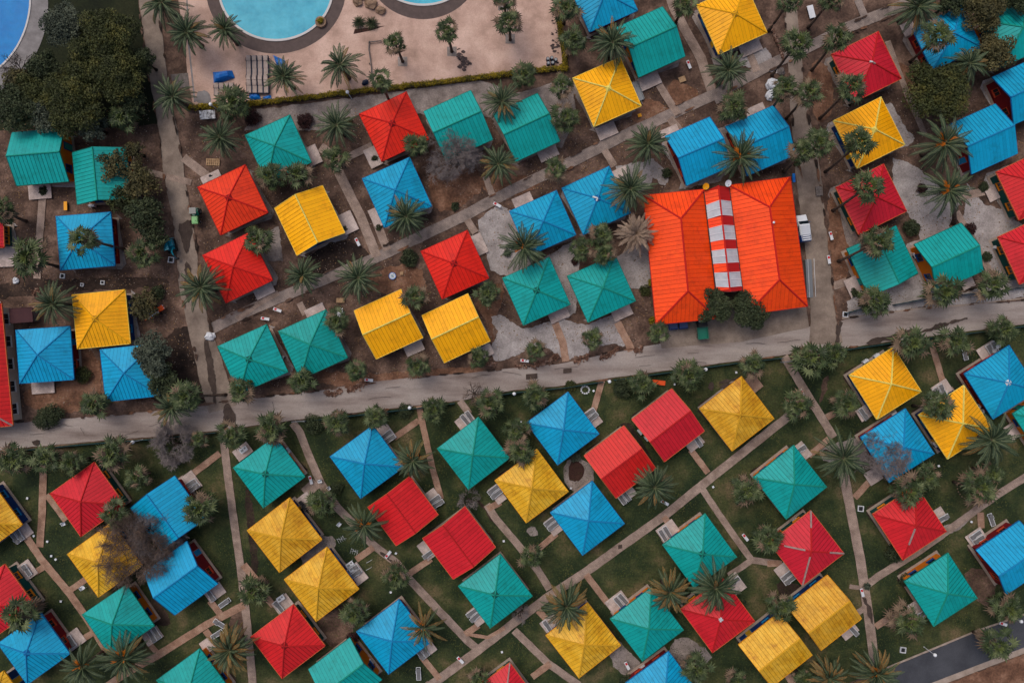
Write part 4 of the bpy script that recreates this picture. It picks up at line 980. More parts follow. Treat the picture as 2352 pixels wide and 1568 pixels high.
def shrub(x, y, r, m, label, h=None, ex=1.0, seed=0, name='shrub', dens=1.0):
    rng = np.random.default_rng(seed+int(x*3+y)); h = h or max(.5, r*S*.8); rr = random.Random(int(x+y*7)); b0 = G(x, y, 0); Rm = r*S
    root = empty(name, b0, rr.uniform(0,.3), label, 'shrub')
    L = [(0,0,h*.55,Rm*.6)]
    for i in range(6):
        a = i*1.05+rr.uniform(-.3,.3); q = Rm*.5; L.append((q*math.cos(a)*ex, q*math.sin(a)/ex, h*.45, Rm*rr.uniform(.3,.5)))
    V, F = leafcloud(rng, L, int(Rm*Rm*700*dens)+60, .11); V[:,2] = np.maximum(V[:,2], .02)
    link('foliage', np_mesh('foliage', V, F, m), root)
    t = MB()
    for l in L[1:]: t.tube([(0,0,0),(l[0]*.7,l[1]*.7,l[2])], [.03,.012], 4)
    t.build('stem', M['bark'], root); return root

DP = [ # date palms x, y, r, label, h, flags, base
 (372,6,54,"date palm over the lane at the top edge",5,''), (430,75,50,"date palm left of the big pool, above the lane corner",5,''), (517,68,44,"date palm overhanging the big pool's left rim",5,''),
 (397,222,48,"date palm on the lane at the terrace's lower left corner",5,''), (505,316,50,"date palm between the white table and the pallet",4.5,''), (652,176,47,"date palm over the stacked sunbeds on the terrace",5,''),
 (781,150,52,"date palm alone in the middle of the terrace's lower edge",5,''), (773,287,51,"date palm left of the bright red cottage by the hedge",5,''), (1153,233,49,"date palm between the two teal gables below the hedge",5,''),
 (1145,377,48,"date palm right of the grey leafless tree",4.5,''), (1407,98,54,"date palm between top blue and yellow roofs by the terrace corner",5.5,''), (1488,330,51,"date palm left of the upper blue gable on the diagonal path",5,''),
 (1673,162,52,"date palm standing where two paths meet near the top",5,''), (1701,361,57,"date palm with orange fruit between two blue gables",5.5,'f'), (2109,14,60,"broad date palm at the top edge, upper right",5,''),
 (2226,146,48,"dark date palm beside the top right teal roof",5,''), (2170,330,66,"largest date palm, left of the upper right blue gable",6,'f'), (122,698,55,"date palm beside the maroon shed",5,''),
 (462,660,62,"large date palm overlapping the red roof by the muddy lane",5,''), (933,497,52,"date palm over the lower corner of a blue roof",5,''), (695,632,47,"date palm below the yellow gable with navy wall",4.5,''),
 (823,638,54,"date palm left of the round white sign",4.5,''), (1203,568,56,"large date palm between blue and teal roofs in the centre",6,'f'), (1448,433,53,"date palm right of the blue roof with white apex",6,''),
 (1462,536,49,"dead straw coloured date palm touching the hall",5,'d'), (2179,437,60,"date palm with thick leaning trunk above the right teal gable",6,'f',(2190,512)), (395,935,46,"date palm tucked under a fan palm beside the road",3.5,''),
 (948,1057,46,"date palm at the right corner of a blue roof below the road",5,'f'), (1503,1118,51,"date palm over the red gable's lower corner",5.5,''), (1937,1052,59,"thick crowned date palm on the long path at right",6,'t'),
 (2277,1010,62,"date palm overlapping a yellow roof at the right",6,''), (190,1530,54,"dark fruiting date palm, left of two at the bottom left",5,'f'), (285,1512,58,"fruiting date palm, right of two at the bottom left",5,'f'),
 (528,1492,57,"brownish date palm beside the bottom teal roof",5,'o'), (836,1206,50,"date palm with orange fruit left of the red gable",5,'f'), (973,1442,48,"sparse orange tinted date palm on a blue roof corner",5,'sf'),
 (1301,1392,54,"brownish date palm over a mustard roof's top corner",5.5,'o'), (1538,1360,52,"brown tipped date palm, left of the two between teal roofs",5,'o'), (1643,1350,61,"large date palm over the red roof with white cross",6,''),
 (1904,1556,50,"date palm cut by the bottom edge, left of two",4,'o'), (2014,1546,56,"orange fruiting date palm at the bottom of the long path",4.5,'of')]
for d in DP: palm('date', d[0], d[1], d[2], d[3], d[4], d[6] if len(d) > 6 else None, d[5])
FP = [
 (280,270,33,"fan palm alone in the dark lawn left of the lane",4,''), (537,236,36,"fan palm on the hedge below the blue tarp",4,''), (907,99,27,"fan palm in a square pit beside the wooden L rail",7,'',(925,142)), (1027,71,28,"fan palm in a square pit, middle of the terrace",7,'',(1038,119)),
 (1168,50,30,"fan palm in a pit on the right of the terrace",6.5,'',(1172,92)), (1158,-4,26,"fan palm half cut by the top edge on the terrace",6,''), (874,186,28,"fan palm with shaggy trunk through the hedge",8,'k',(898,240)), (954,333,28,"fan palm at the right corner of the bright red roof",5,''), (772,366,31,"fan palm at the head of the middle lane",4.5,''),
 (620,405,32,"fan palm, left of two at the teal roof's bottom",4.5,''), (685,400,33,"fan palm, right of two above the yellow gable",4.5,''), (1301,20,33,"fan palm at the terrace's top right corner",5,''), (1317,92,31,"fan palm beside the hedge right of the terrace",5,''),
 (1206,172,29,"fan palm on the yellow hedge near its corner",4,''), (1292,196,29,"fan palm just below the hedge corner",5,''), (1298,270,33,"fan palm right of the teal gable, below another",5,''), (1276,388,28,"fan palm on the path edge above the blue twins",4.5,''),
 (1686,246,34,"fan palm above the blue gable left of the lane",5,''), (1571,10,31,"fan palm at the top edge, thin trunk to the lower left",7,'',(1552,52)), (1830,100,37,"tall fan palm on the right lane, long bare trunk",10.5,'',(1772,174)), (1922,86,34,"tall fan palm left of the top right red roof",10.5,'',(1864,162)),
 (1804,202,30,"dark tall fan palm above the right lane, left of its pair",9,'',(1766,258)), (1857,212,34,"tall fan palm above the right lane, right of its pair",9.5,'',(1806,272)), (1957,198,34,"tall fan palm at the red roof's left corner",10,'',(1882,273)), (1976,326,36,"tall fan palm standing over the yellow roof",9.5,'',(1895,395)),
 (1881,328,32,"tall fan palm above the lane, upper of two",8.5,'',(1826,378)), (1841,350,30,"tall fan palm above the lane, lower left of two",8,'',(1800,395)), (1814,0,28,"tall fan palm cut by the top edge, left of two",9,'',(1765,72)), (1912,-4,32,"tall fan palm cut by the top edge, right of two",9.5,'',(1856,64)),
 (2154,82,37,"fan palm over the top right blue roof",8.5,'',(2090,142)), (188,548,36,"tall fan palm leaning across the left blue roof",9,'k',(285,572)), (68,592,44,"fan palm with long dark trunk left of the blue roof",6,'',(132,612)), (327,582,34,"fan palm under the left olive tree by the digger",4,''), (0,482,30,"fan palm cut by the left edge",5,'',(60,508)),
 (954,680,30,"fan palm at the right corner of the left yellow gable",4.5,''), (773,738,31,"fan palm over the teal roof's right edge above the road",4.5,''), (1120,674,29,"fan palm between red and teal roofs in the centre",4.5,''), (589,550,33,"fan palm between two bright red roofs",5,''),
 (1381,540,29,"fan palm, topmost of three between blue and teal roofs",5,''), (1337,572,29,"fan palm, left of three between blue and teal roofs",4.5,''), (1389,582,27,"broad leaved fan palm, lowest of three near the hall",5,''), (1361,777,25,"small fan palm on gravel below the hall's teal neighbour",4,''), (1510,763,26,"fan palm at the hall's lower left corner",4.5,''),
 (1994,428,38,"tall fan palm on the right red roof",9,'',(1912,484)), (2016,555,37,"tall fan palm over the right teal gable",9,'k',(1925,600)), (2010,692,36,"fan palm by the fence above the road, left of three",4.5,''), (2164,672,42,"fan palm by the fence above the road, middle of three",5,''), (2279,655,40,"fan palm by the fence above the road, right of three",5,''),
 (215,928,31,"fan palm above the road below the left blue roof",4,''), (427,910,34,"fan palm in front of the muddy lane mouth",5,'',(520,906)), (555,895,30,"fan palm at the corner teal roof's lower tip",4,''), (532,997,32,"fan palm at the top of the long left path",4,''), (257,1040,39,"brown centred fan palm beside the lamp below the road",4.5,''), (30,1055,38,"fan palm below the road at the left edge",4,''),
 (108,1052,33,"fan palm at the head of the brick path at far left",4,''), (166,1062,30,"fan palm above the lower left red roof",4,''), (315,1096,28,"small fan palm between red and blue roofs at left",3.5,''), (459,1167,36,"fan palm at the right corner of the left blue gable",4.5,''), (457,1009,20,"little fan palm below the road by the grey leafless tree",2.5,''), (262,1182,33,"fan palm between red and brown leafless tree",4.5,''),
 (692,875,31,"fan palm below the teal roof at the road, left of rubble",4,''), (818,852,25,"small fan palm beside a white sign at the road",3.5,''), (958,840,30,"fan palm under the left yellow gable's patio",4,''), (1098,820,25,"small fan palm under the right yellow gable",3.5,''), (620,984,36,"fan palm above the dark apexed teal roof below the road",4.5,''), (774,970,31,"fan palm above the blue roof just below the road",4,''),
 (864,955,28,"fan palm touching the road beside sunbeds",4,''), (995,940,29,"fan palm right of the white globe lamp in the middle",4,''), (1125,926,32,"fan palm with yellow heart below the road",4,''), (735,1156,32,"fan palm at the patio with round table",4,''), (1228,803,25,"small fan palm on the gravel bed by the road",3.5,''), (1230,908,33,"fan palm above the blue roof nearest the road",4,''),
 (1476,883,31,"fan palm left of the orange sunbed",4,'k'), (1583,863,35,"brownish fan palm right of the orange sunbed",4.5,'k'), (1731,838,32,"fan palm above the mustard roof by the road",4,''), (1186,990,30,"fan palm, upper of two left of a blue roof",4,''), (1195,1036,32,"fan palm, lower of two on a mustard roof's tip",4.5,''), (1714,1128,34,"fan palm left of the right hand teal roof",4,''),
 (1858,822,42,"large fan palm at the road by the path gate",4.5,'k'), (1914,815,30,"small fan palm right of the large one at the gate",3.5,''), (1832,931,34,"fan palm on the right path beside a white sign",4,''), (1944,929,34,"fan palm at the left corner of the pale ridged yellow roof",4,''), (2091,790,43,"large fan palm over the top corner of the yellow roof",5,''), (2194,786,37,"fan palm below the road near the far right patio",4,''),
 (2305,757,31,"fan palm below the road at the right edge",4,''), (2156,934,34,"fan palm with long pale trunk, round dark crown on yellow roof",6.5,'k',(2096,931)), (2087,1126,42,"fan palm above the lower right red roof",4.5,''), (2131,1095,28,"smaller fan palm right above the lower right red roof",4,''), (2250,1120,42,"brown green fan palm with pale trunk at lower right",5.5,'',(2190,1106)), (2277,1086,30,"fan palm behind the brown green one at lower right",4.5,''),
 (42,1412,42,"fan palm with long shaggy skirt over the left red roof",5.5,'k',(100,1385)), (583,1358,36,"fan palm with grey dead fronds at the path junction",4,'k'), (908,1323,32,"fan palm at the bend of the middle diagonal path",4,''), (813,1410,33,"fan palm with grey skirt above the lower blue roof",4.5,'k',(835,1385)), (1100,1560,26,"small fan palm at the bottom edge",3,''),
 (1218,1278,27,"round fan palm left of the big grass plot",4.5,''), (1600,1536,34,"yellowish fan palm over the bottom blue roof",4,''), (1766,1238,33,"fan palm at the left corner of the grey stripped red roof",4,''), (1690,1562,26,"fan palm cut by the bottom edge",3,''), (1795,1392,33,"fan palm over the mustard gable pair",4.5,''),
 (2084,1426,38,"fan palm on the lower right teal roof's patio",4.5,'',(2042,1402)), (2316,1396,36,"fan palm right of the lower right teal roof",4.5,''), (2290,1480,39,"fan palm over the dark asphalt road",5,'',(2235,1450)), (1845,1556,22,"small fan palm beside the bottom mustard gable",3,'')]
for d in FP: palm('fan', d[0], d[1], d[2], d[3], d[4], d[6] if len(d) > 6 else None, d[5])

TR = [ # broadleaf trees
 (140,55,56,8,'leaf_grey',"grey green tree leaning over the far left pool's edge"), (240,88,84,8,'leaf_olive',"large olive yellow tree, uppermost in the dark corner"), (268,165,76,8,'leaf_olive',"large olive tree beside the lane at upper left"), (160,232,86,8,'leaf_olive',"large olive tree, lowest in the upper left corner, above teal roofs"),
 (35,245,62,7,'leaf_dark',"dark green tree at the left edge of the corner grove"), (45,190,44,6,'leaf_brown',"brownish tree at the left edge of the pool surround"), (205,285,42,6,'leaf_grey',"grey green tree touching the first teal gable"), (300,230,36,6,'leaf_dark',"small dark tree above the lone fan palm"),
 (95,150,44,6,'leaf_dark',"dark tree between pool surround and olive grove"),(96,258,46,6.5,'leaf_grey',"dull green tree right above the first teal gable"),(195,160,60,7,'leaf_olive',"olive tree in the middle of the corner grove"),(70,215,50,6.5,'leaf_olive',"olive brown tree left of the lowest large one"),(325,135,34,6,'leaf_dark',"dark tree squeezed between grove and lane")]
for i, (x, y, r, h, m, l) in enumerate(TR): tree(x, y, r, h, M[m], l, seed=i, lobes=26, leaf=.15)
for i, (x, y, r, h, m, l, dn) in enumerate([
 (255,378,46,5.5,'leaf_brown',"thin brown green tree over the half hidden teal gable",.4), (318,415,52,5.5,'leaf_brown',"thin brownish tree above the lane's left side",.45), (330,492,52,5.5,'leaf_dark',"bushy green tree left of the lane near the digger",.6),
 (350,545,36,4.5,'leaf_dark',"dark bushy tree just above the blue digger",.6), (275,455,40,5,'leaf_olive',"olive tree right of the left blue roof's top",.4), (305,345,30,4.5,'leaf_brown',"scrubby thin tree at the top of the brown thicket",.35),
 (345,815,56,6.5,'leaf_grey',"bushy grey green tree over the blue roof above the road",.85), (372,870,44,5.5,'leaf_dark',"dark tree leaning over the blue roof's right corner",.8), (330,700,44,3.5,'leaf_brown',"low brown thicket right of the left yellow roof",.35),
 (2161,205,82,7,'leaf_olive',"big round dark olive tree at upper right",1), (2290,120,54,7,'leaf_brown',"brownish tree over the top right teal roof's edge",.9), (2265,18,58,7,'leaf_brown',"brown green tree at the top right corner",.8), (2190,0,40,6,'leaf_dark',"dark tree cut by the top edge above a blue roof",.9),
 (2345,-5,44,7,'leaf_dark',"dark tree in the very top right corner",.9),
 (1638,704,46,5,'leaf_dark',"round dark tree, left of the pair before the hall",1.5), (1730,708,52,5,'leaf_dark',"round dark tree, right of the pair before the hall",1.5)]):
    tree(x, y, r, h, M[m], l, dens=dn, seed=40+i, lobes=34 if dn < .7 else (12 if dn > 1.2 else 20))
bare_tree(1040,352,66,6,M['twig_grey'],"grey leafless tree below the middle teal gable",3,depth=6)
bare_tree(300,1262,88,8,M['twig_brown'],"large brown grey leafless tree between blue and mustard roofs at left",4,depth=6)
bare_tree(345,1235,60,7.5,M['twig_grey'],"grey leafless tree overlapping the left blue gable",8,depth=6)
bare_tree(395,1022,50,4.5,M['twig_grey'],"purple grey leafless tree below the road at left",5,depth=6)
bare_tree(2035,1045,58,6,M['twig_grey'],"purple grey leafless tree veiling a blue roof at right",6,depth=6)
bare_tree(1075,1150,30,2.5,M['twig_grey'],"small pale leafless shrub above the lower red gable",7,depth=5,kids=3)
bare_tree(1088,905,34,4,M['twig_brown'],"thin leafless sapling reaching over the road",9,depth=4,kids=3)
bare_tree(35,155,42,5,M['bark'],"dark leafless tree over the far left pool's edge",10,depth=5,kids=3)
bare_tree(1195,1405,26,2,M['twig_grey'],"low pale leafless bush at a teal roof's right corner",11,depth=5,kids=3)
SH = [(940,593,26,'leaf_dark',"round dark shrub left of the lone red roof"), (122,955,36,'leaf_dark',"wide dark shrub on the road's upper edge at left"), (720,973,26,'leaf_dark',"dark shrub beside the small gate below the road"), (930,943,20,'leaf_dark',"low dark shrub left of the middle globe lamp"), (1430,888,27,'leaf_dark',"dark shrub right of the globe lamp near the crossing path"),
 (775,1120,18,'leaf_dark',"low dark bush beside the two white plastic chairs"), (1075,1191,15,'leaf_yellow',"yellow flowering bush above the lower red gable"), (583,273,22,'leaf_red',"purple brown bush on gravel below the hedge, left"), (703,282,22,'leaf_red',"purple brown bush left of the date palm below the hedge"),
 (1530,400,14,'leaf_dark',"small dark round bush on the curved gravel"), (2090,525,24,'leaf_dark',"dark shrub in the round bed between right teal gables"), (2222,528,18,'leaf_red',"dark purple shrub by the right edge path"), (792,525,9,'leaf_dark',"tiny bush beside the middle lane, left side"), (870,522,9,'leaf_dark',"tiny bush by the blue roof's patio"),
 (1045,475,12,'leaf_dark',"small green bush at the blue roof's right corner"), (862,365,10,'leaf_dark',"potted bush on the bright red roof's patio"), (2256,430,14,'leaf_dark',"dark bush on the right edge patio"), (1960,672,12,'leaf_dark',"small bush on the patio by the right lane"), (103,440,13,'leaf_dark',"bush growing on the pale slab at far left"), (1165,582,11,'leaf_grey',"spiky grey bush on the central gravel"),
 (2115,435,14,'leaf_red',"dark red bush near the right gravel path"), (1320,600,10,'leaf_red',"dark bush between blue and teal roofs"), (1320,1045,16,'leaf_grey',"spiky plant in the mulch bed between blue and mustard"), (1345,1135,14,'leaf_dark',"low green clump below the mulch bed"), (700,1205,14,'leaf_dark',"dark clump right of the upper mustard roof"),
 (812,1460,16,'leaf_red',"purple bush left of the grey skirted fan palm"), (2050,1265,26,'leaf_dark',"dark ivy like bush left of the lower right red roof"), (2130,1372,24,'leaf_dark',"dark bush by the amber wall"), (2075,1330,18,'leaf_dark',"bush at the amber walled teal roof's left tip"), (1990,1345,10,'leaf_grey',"tiny bush at the path fork lower right"), (1460,1390,14,'leaf_red',"reddish bush above the left of two teal roofs"),
 (1700,1385,16,'leaf_dark',"dark clump between red roof and mustard gable"), (1545,1575,24,'leaf_dark',"dark shrub cut by the bottom edge"), (1745,1478,14,'leaf_grey',"grey clump beside the lower mustard gable"), (1440,1560,20,'leaf_dark',"dark shrub left of the bottom blue roof"), (1895,1355,18,'leaf_dark',"dark clump below the grey stripped red roof"), (2120,585,16,'leaf_dark',"shrub on the orange end wall"),
 (800,280,12,'leaf_brown',"dry brown bush right of the date palm below the hedge"), (195,860,24,'leaf_olive',"thin olive bush between two left blue roofs"), (2262,590,14,'leaf_dark',"small bush right of the teal gable"), (365,672,20,'leaf_dark',"dark low bush by the dirt lane's right end"), (1480,668,15,'leaf_olive',"yellow green bush by the hall's left wall"), (1497,735,11,'leaf_yellow',"yellow flowering bush at the hall's lower left wall"), (1495,650,10,'leaf_yellow',"yellow flowering bush halfway up the hall's left wall"),
 (1310,885,16,'leaf_olive',"low olive bush right of a blue roof's top tip"), (1790,640,10,'leaf_dark',"small dark bush hidden by the hall's right roof")][:-1]
for i, (x, y, r, m, l) in enumerate(SH): shrub(x, y, r, M[m], l, ex=1.35 if x == 122 else 1.0)
def cycad(x, y, r, label):
    root = empty('cycad', G(x, y), 0, label, 'plant')
    c = link('fronds', CYC, root); c.scale = (r*S*1.1,)*3; c.location = (0,0,.3); c.rotation_euler = (0,0,x)
    b = MB(); b.tube([(0,0,0),(0,0,.35)], [.16,.14], 8); b.build('stem', M['trunk'], root)
CYC = make_date_crown(300, n=60, droop=.5, mats=[M['leaf_dark'], M['leaf_dark'], M['leaf_dark']], name='fronds')
cycad(826,55,15,"dark cycad on the terrace, left of two near the boulders"); cycad(854,56,15,"dark cycad on the terrace, right of two near the boulders")

# hedge
def hedge(pts, w, h, m, label, seed):
    rng = np.random.default_rng(seed); P = [G(*p) for p in pts]; o = P[0].copy(); V = []; F = []
    root = empty('hedge', o, 0, label, 'hedge'); core = MB()
    for i in range(len(P)-1):
        a, b = P[i]-o, P[i+1]-o; d = (b-a); L = d.length; d.normalize(); s = Vector((-d.y,d.x,0))
        core.hexa([a-s*w*.35, b-s*w*.35, b+s*w*.35, a+s*w*.35], [a-s*w*.3+Vector((0,0,h*.7)), b-s*w*.3+Vector((0,0,h*.7)), b+s*w*.3+Vector((0,0,h*.7)), a+s*w*.3+Vector((0,0,h*.7))])
        n = int(L/.35)
        lob = []
        for k in range(n+1):
            c = a + d*(L*k/max(n,1)); lob.append((c.x+rng.normal()*.06, c.y+rng.normal()*.06, h*.6+rng.normal()*.05, w*.5*rng.uniform(.8,1.15)))
        v, f = leafcloud(rng, lob, int(L*260), .09); v[:,2] = np.maximum(v[:,2], .03); F.append(f+sum(len(q) for q in V)); V.append(v)
    fixn(core.build('branches', M['bark'], root)); link('foliage', np_mesh('foliage', np.vstack(V), np.vstack(F), m), root)
hedge([(434,250),(470,247),(588,239),(720,225),(838,210),(1000,193),(1100,180),(1176,171),(1251,162),(1298,160),(1293,112),(1284,62),(1280,10),(1278,-30)], .85, .9, M['leaf_yellow'], "yellow green clipped hedge along the pool terrace's lower and right edge", 3)

# grass tufts over the lawns
rng = np.random.default_rng(11); GN = 60000
def seg_d(px, py):
    d = np.full(px.shape, 1e9)
    for (a, b, w) in PATHSEGS:
        ax, ay = a; bx, by = b; vx, vy = bx-ax, by-ay; L2 = vx*vx+vy*vy+1e-6
        t = np.clip(((px-ax)*vx+(py-ay)*vy)/L2, 0, 1); d = np.minimum(d, np.hypot(px-ax-t*vx, py-ay-t*vy)-w/2)
    return d
px = rng.uniform(-40, 2400, GN*2); py = rng.uniform(745, 1640, GN*2)
roadlow = np.interp(px, [0,188,502,808,1063,1296,1551,1816,2046,2352], [1037,1019,992,952,922,889,852,817,787,748])
road2 = np.interp(px, [2000,2040,2239,2352], [1560,1525,1442,1403])
pn = np.array([mnoise.noise(Vector((a*.012, b*.012, 2.0))) for a, b in zip(px, py)])
ok = (py > roadlow+4) & ~((px > 2000) & (py > road2)) & (seg_d(px, py) > 1.0) & (pn > -.28+rng.uniform(-.2,.2,len(px)))
px, py = px[ok][:GN], py[ok][:GN]; n = len(px)
X = (px-CX)*S; Y = -(py-CY)*S
V = np.zeros((n,3,3)); ang = rng.uniform(0,6.28,n); le = rng.uniform(.10,.24,n); wd = rng.uniform(.04,.08,n); hh = rng.uniform(.03,.10,n)
ca, sa = np.cos(ang), np.sin(ang)
V[:,0,0] = X-sa*wd; V[:,0,1] = Y+ca*wd; V[:,0,2] = .006; V[:,1,0] = X+sa*wd; V[:,1,1] = Y-ca*wd; V[:,1,2] = .006
V[:,2,0] = X+ca*le; V[:,2,1] = Y+sa*le; V[:,2,2] = hh
go = link('grass', np_mesh('grass', V.reshape(-1,3), np.arange(3*n).reshape(-1,3), M['blade'])); go['kind'] = 'stuff'

# loose pebbles and dry leaves on the bare soil
def litter(name, n, seed, m, lo, hi, flat):
    rng = np.random.default_rng(seed); px = rng.uniform(-20, 2370, n*3); py = rng.uniform(200, 990, n*3)
    up = np.interp(px, [0,588,963,1453,1850,2352], [960,905,858,795,735,682]); pn = np.array([mnoise.noise(Vector((a*.02, b*.02, 7.0))) for a, b in zip(px, py)])
    ok = (py < up-2) & ~((px > 430) & (px < 1285) & (py < 250)) & (seg_d(px, py) > 0) & (pn > -.05+rng.uniform(-.3,.3,len(px))); px, py = px[ok][:n], py[ok][:n]; k = len(px)
    s = rng.uniform(lo, hi, k)**1.0; a = rng.uniform(0, 6.28, k); X = (px-CX)*S; Y = -(py-CY)*S; z0 = .07
    V = np.zeros((k,5,3))
    for j in range(4):
        t = a + j*1.5708; q = s*rng.uniform(.6,1.2,k); V[:,j,0] = X+np.cos(t)*q; V[:,j,1] = Y+np.sin(t)*q; V[:,j,2] = z0
    V[:,4,0] = X; V[:,4,1] = Y; V[:,4,2] = z0 + s*(.15 if flat else .8)
    F = np.array([[0,1,4],[1,2,4],[2,3,4],[3,0,4]]); F = (F[None]+np.arange(k)[:,None,None]*5).reshape(-1,3)
    o = link(name, np_mesh(name, V.reshape(-1,3), F, m)); o['kind'] = 'stuff'
litter('pebbles', 9000, 21, M['pebble'], .03, .1, False); litter('dry_leaves', 9000, 22, M['dry_leaf'], .04, .13, True)
# ---------------------------------------------------------------- aprons, patios and their furniture
for i, c in enumerate(COT):
    up = c['py'] < 930 and not (c['py'] > 780 and c['px'] > 1900)
    e = .75 if up else .55; rr = random.Random(i)
    a, b = c['a']+e-.5, c['b']+e-.5; q = []
    for sx, sy in ((-1,-1),(1,-1),(1,1),(-1,1)):
        for t in (-.12, .12) if sx*sy > 0 else (.12, -.12):
            q.append((sx*(a-(.8 if t*sx*sy < 0 else 0)), sy*(b-(0 if t*sx*sy < 0 else .8))))
    ca, sa = math.cos(c['rz']), math.sin(c['rz'])
    pts = [(CX+(c['c'][0]+x*ca-y*sa)/S, CY-(c['c'][1]+x*sa+y*ca)/S) for x, y in q]
    sheet('apron', rough_poly(pts, 8, .8, i), .0092 + i*.00002, M['gravel_pink' if up and i % 3 else ('gravel' if up else 'soil_dark')])
def near(px, py):
    w = G(px, py); return min(COT, key=lambda c: (c['c'][0]-w.x)**2+(c['c'][1]-w.y)**2)
def make_lounger():
    r = empty('sunbed', (0,0,0)); b = MB(); w, L, z = .62, 1.95, .32
    for s in (-1,1): b.box((s*w/2, 0, z), (.07, L, .07))
    for y in (-L/2+.03, L/2-.03, .25): b.box((0, y, z), (w, .07, .06))
    b.build('frame', M['white_metal'], r)
    for sx in (-1,1):
        for sy in (-1,1): lb = MB(); lb.box((sx*(w/2), sy*.7, z/2), (.05,.05,z)); lb.build('leg', M['white_metal'], r)
    for sx in (-1,1): a = MB(); a.tube([(sx*w/2,.15,z),(sx*(w/2+.04),.15,z+.2),(sx*(w/2+.04),.55,z+.2),(sx*w/2,.6,z)], .025, 5); a.build('armrest', M['white_metal'], r)
    b = MB(); b.box((0,-.32,z+.045), (w-.09,1.2,.03)); b.build('seat', M['sling'], r)
    b = MB(); b.box((0,.6,z+.15), (w-.09,.72,.03)); o = b.mesh('backrest', M['sling']); 
    bo = link('backrest', o, r); bo.location = (0,-.0,0); bo.rotation_euler = (math.radians(8),0,0)
    return r
LG = make_lounger(); USED = [False]
def lounger(px, py, ang, label, z=.0, group='sunbeds of the holiday village'):
    o = LG if not USED[0] else copy_tree(LG); USED[0] = True
    p = G(px, py); o.location = (p.x, p.y, z); o.rotation_euler = (0,0,ang); tag(o, label, 'sunbed', group); return o
def make_chair(m):
    r = empty('plastic_chair', (0,0,0)); b = MB(); b.box((0,0,.42), (.5,.48,.05)); b.build('seat', m, r)
    b = MB(); b.box((0,.25,.68), (.48,.05,.5), tilt=0); b.build('backrest', m, r)
    for sx in (-1,1):
        a = MB(); a.box((sx*.26,.02,.62), (.06,.46,.04)); a.box((sx*.26,-.18,.52), (.04,.04,.2)); a.build('armrest', m, r)
        for sy in (-1,1): l = MB(); l.box((sx*.22,sy*.2,.2), (.05,.05,.4)); l.build('leg', m, r)
    return r
CH = make_chair(M['white_metal']); CU = [False]
def chair(px, py, ang, label, z=.0):
    o = CH if not CU[0] else copy_tree(CH); CU[0] = True
    p = G(px, py); o.location = (p.x, p.y, z); o.rotation_euler = (0,0,ang); tag(o, label, 'chair', 'white plastic chairs'); return o
PT = [ # patio: x, y, w, h, sunbeds, extra angle
 (53,1223,46,30,2),(60,1311,46,40,1),(172,1466,44,38,2),(352,1458,42,30,2),(495,1358,44,30,1),(478,1480,26,30,0),(440,1106,34,44,2),(559,1036,40,28,0),(888,995,30,42,2),(1068,965,42,26,2),(998,1143,26,42,2),(1142,1134,24,42,2),
 (980,1262,24,44,1),(821,1316,32,46,2),(650,1384,42,30,1),(1094,1414,24,42,2),(978,1488,42,34,2),(1361,959,28,42,2),(1731,880,26,36,0),(1594,1016,40,26,1),(1438,1134,42,26,2),(1271,1206,28,40,2),(1533,1217,46,34,2),(1417,1381,48,34,2),
 (1263,1428,40,28,1),(1688,1338,32,44,1),(2161,894,42,34,2),(2266,806,44,32,2),(1985,946,36,30,1),(1839,1037,32,40,1),(2004,1092,34,32,0),(2330,985,44,36,1),(1801,1316,30,46,2),(2243,1238,42,44,2),(2108,1398,40,44,1),(1949,1448,40,22,1),(2156,1182,26,34,1),(705,1150,30,36,0),
 (1795,1590,40,30,0),(720,358,30,44,0),(858,362,30,46,0),(800,512,34,48,0),(866,500,26,44,0),(1100,562,28,48,0),(725,714,46,22,0),(608,668,46,26,0),(951,798,44,28,0),(1117,806,30,26,0),(1491,188,50,30,0),(1393,302,46,30,0),(1722,112,50,28,0),(1258,352,46,30,0),
 (1536,303,44,18,0),(1732,256,48,22,0),(1200,460,46,22,0),(1423,398,36,20,0),(1283,723,46,26,0),(1428,718,46,26,0),(1964,656,44,44,0),(2282,442,40,34,0),(2218,648,30,30,0),(2084,68,30,30,0),(95,442,52,32,0),(24,590,52,46,0),(102,889,52,28,0),(486,407,46,16,0),(1560,1290,4,4,0)]
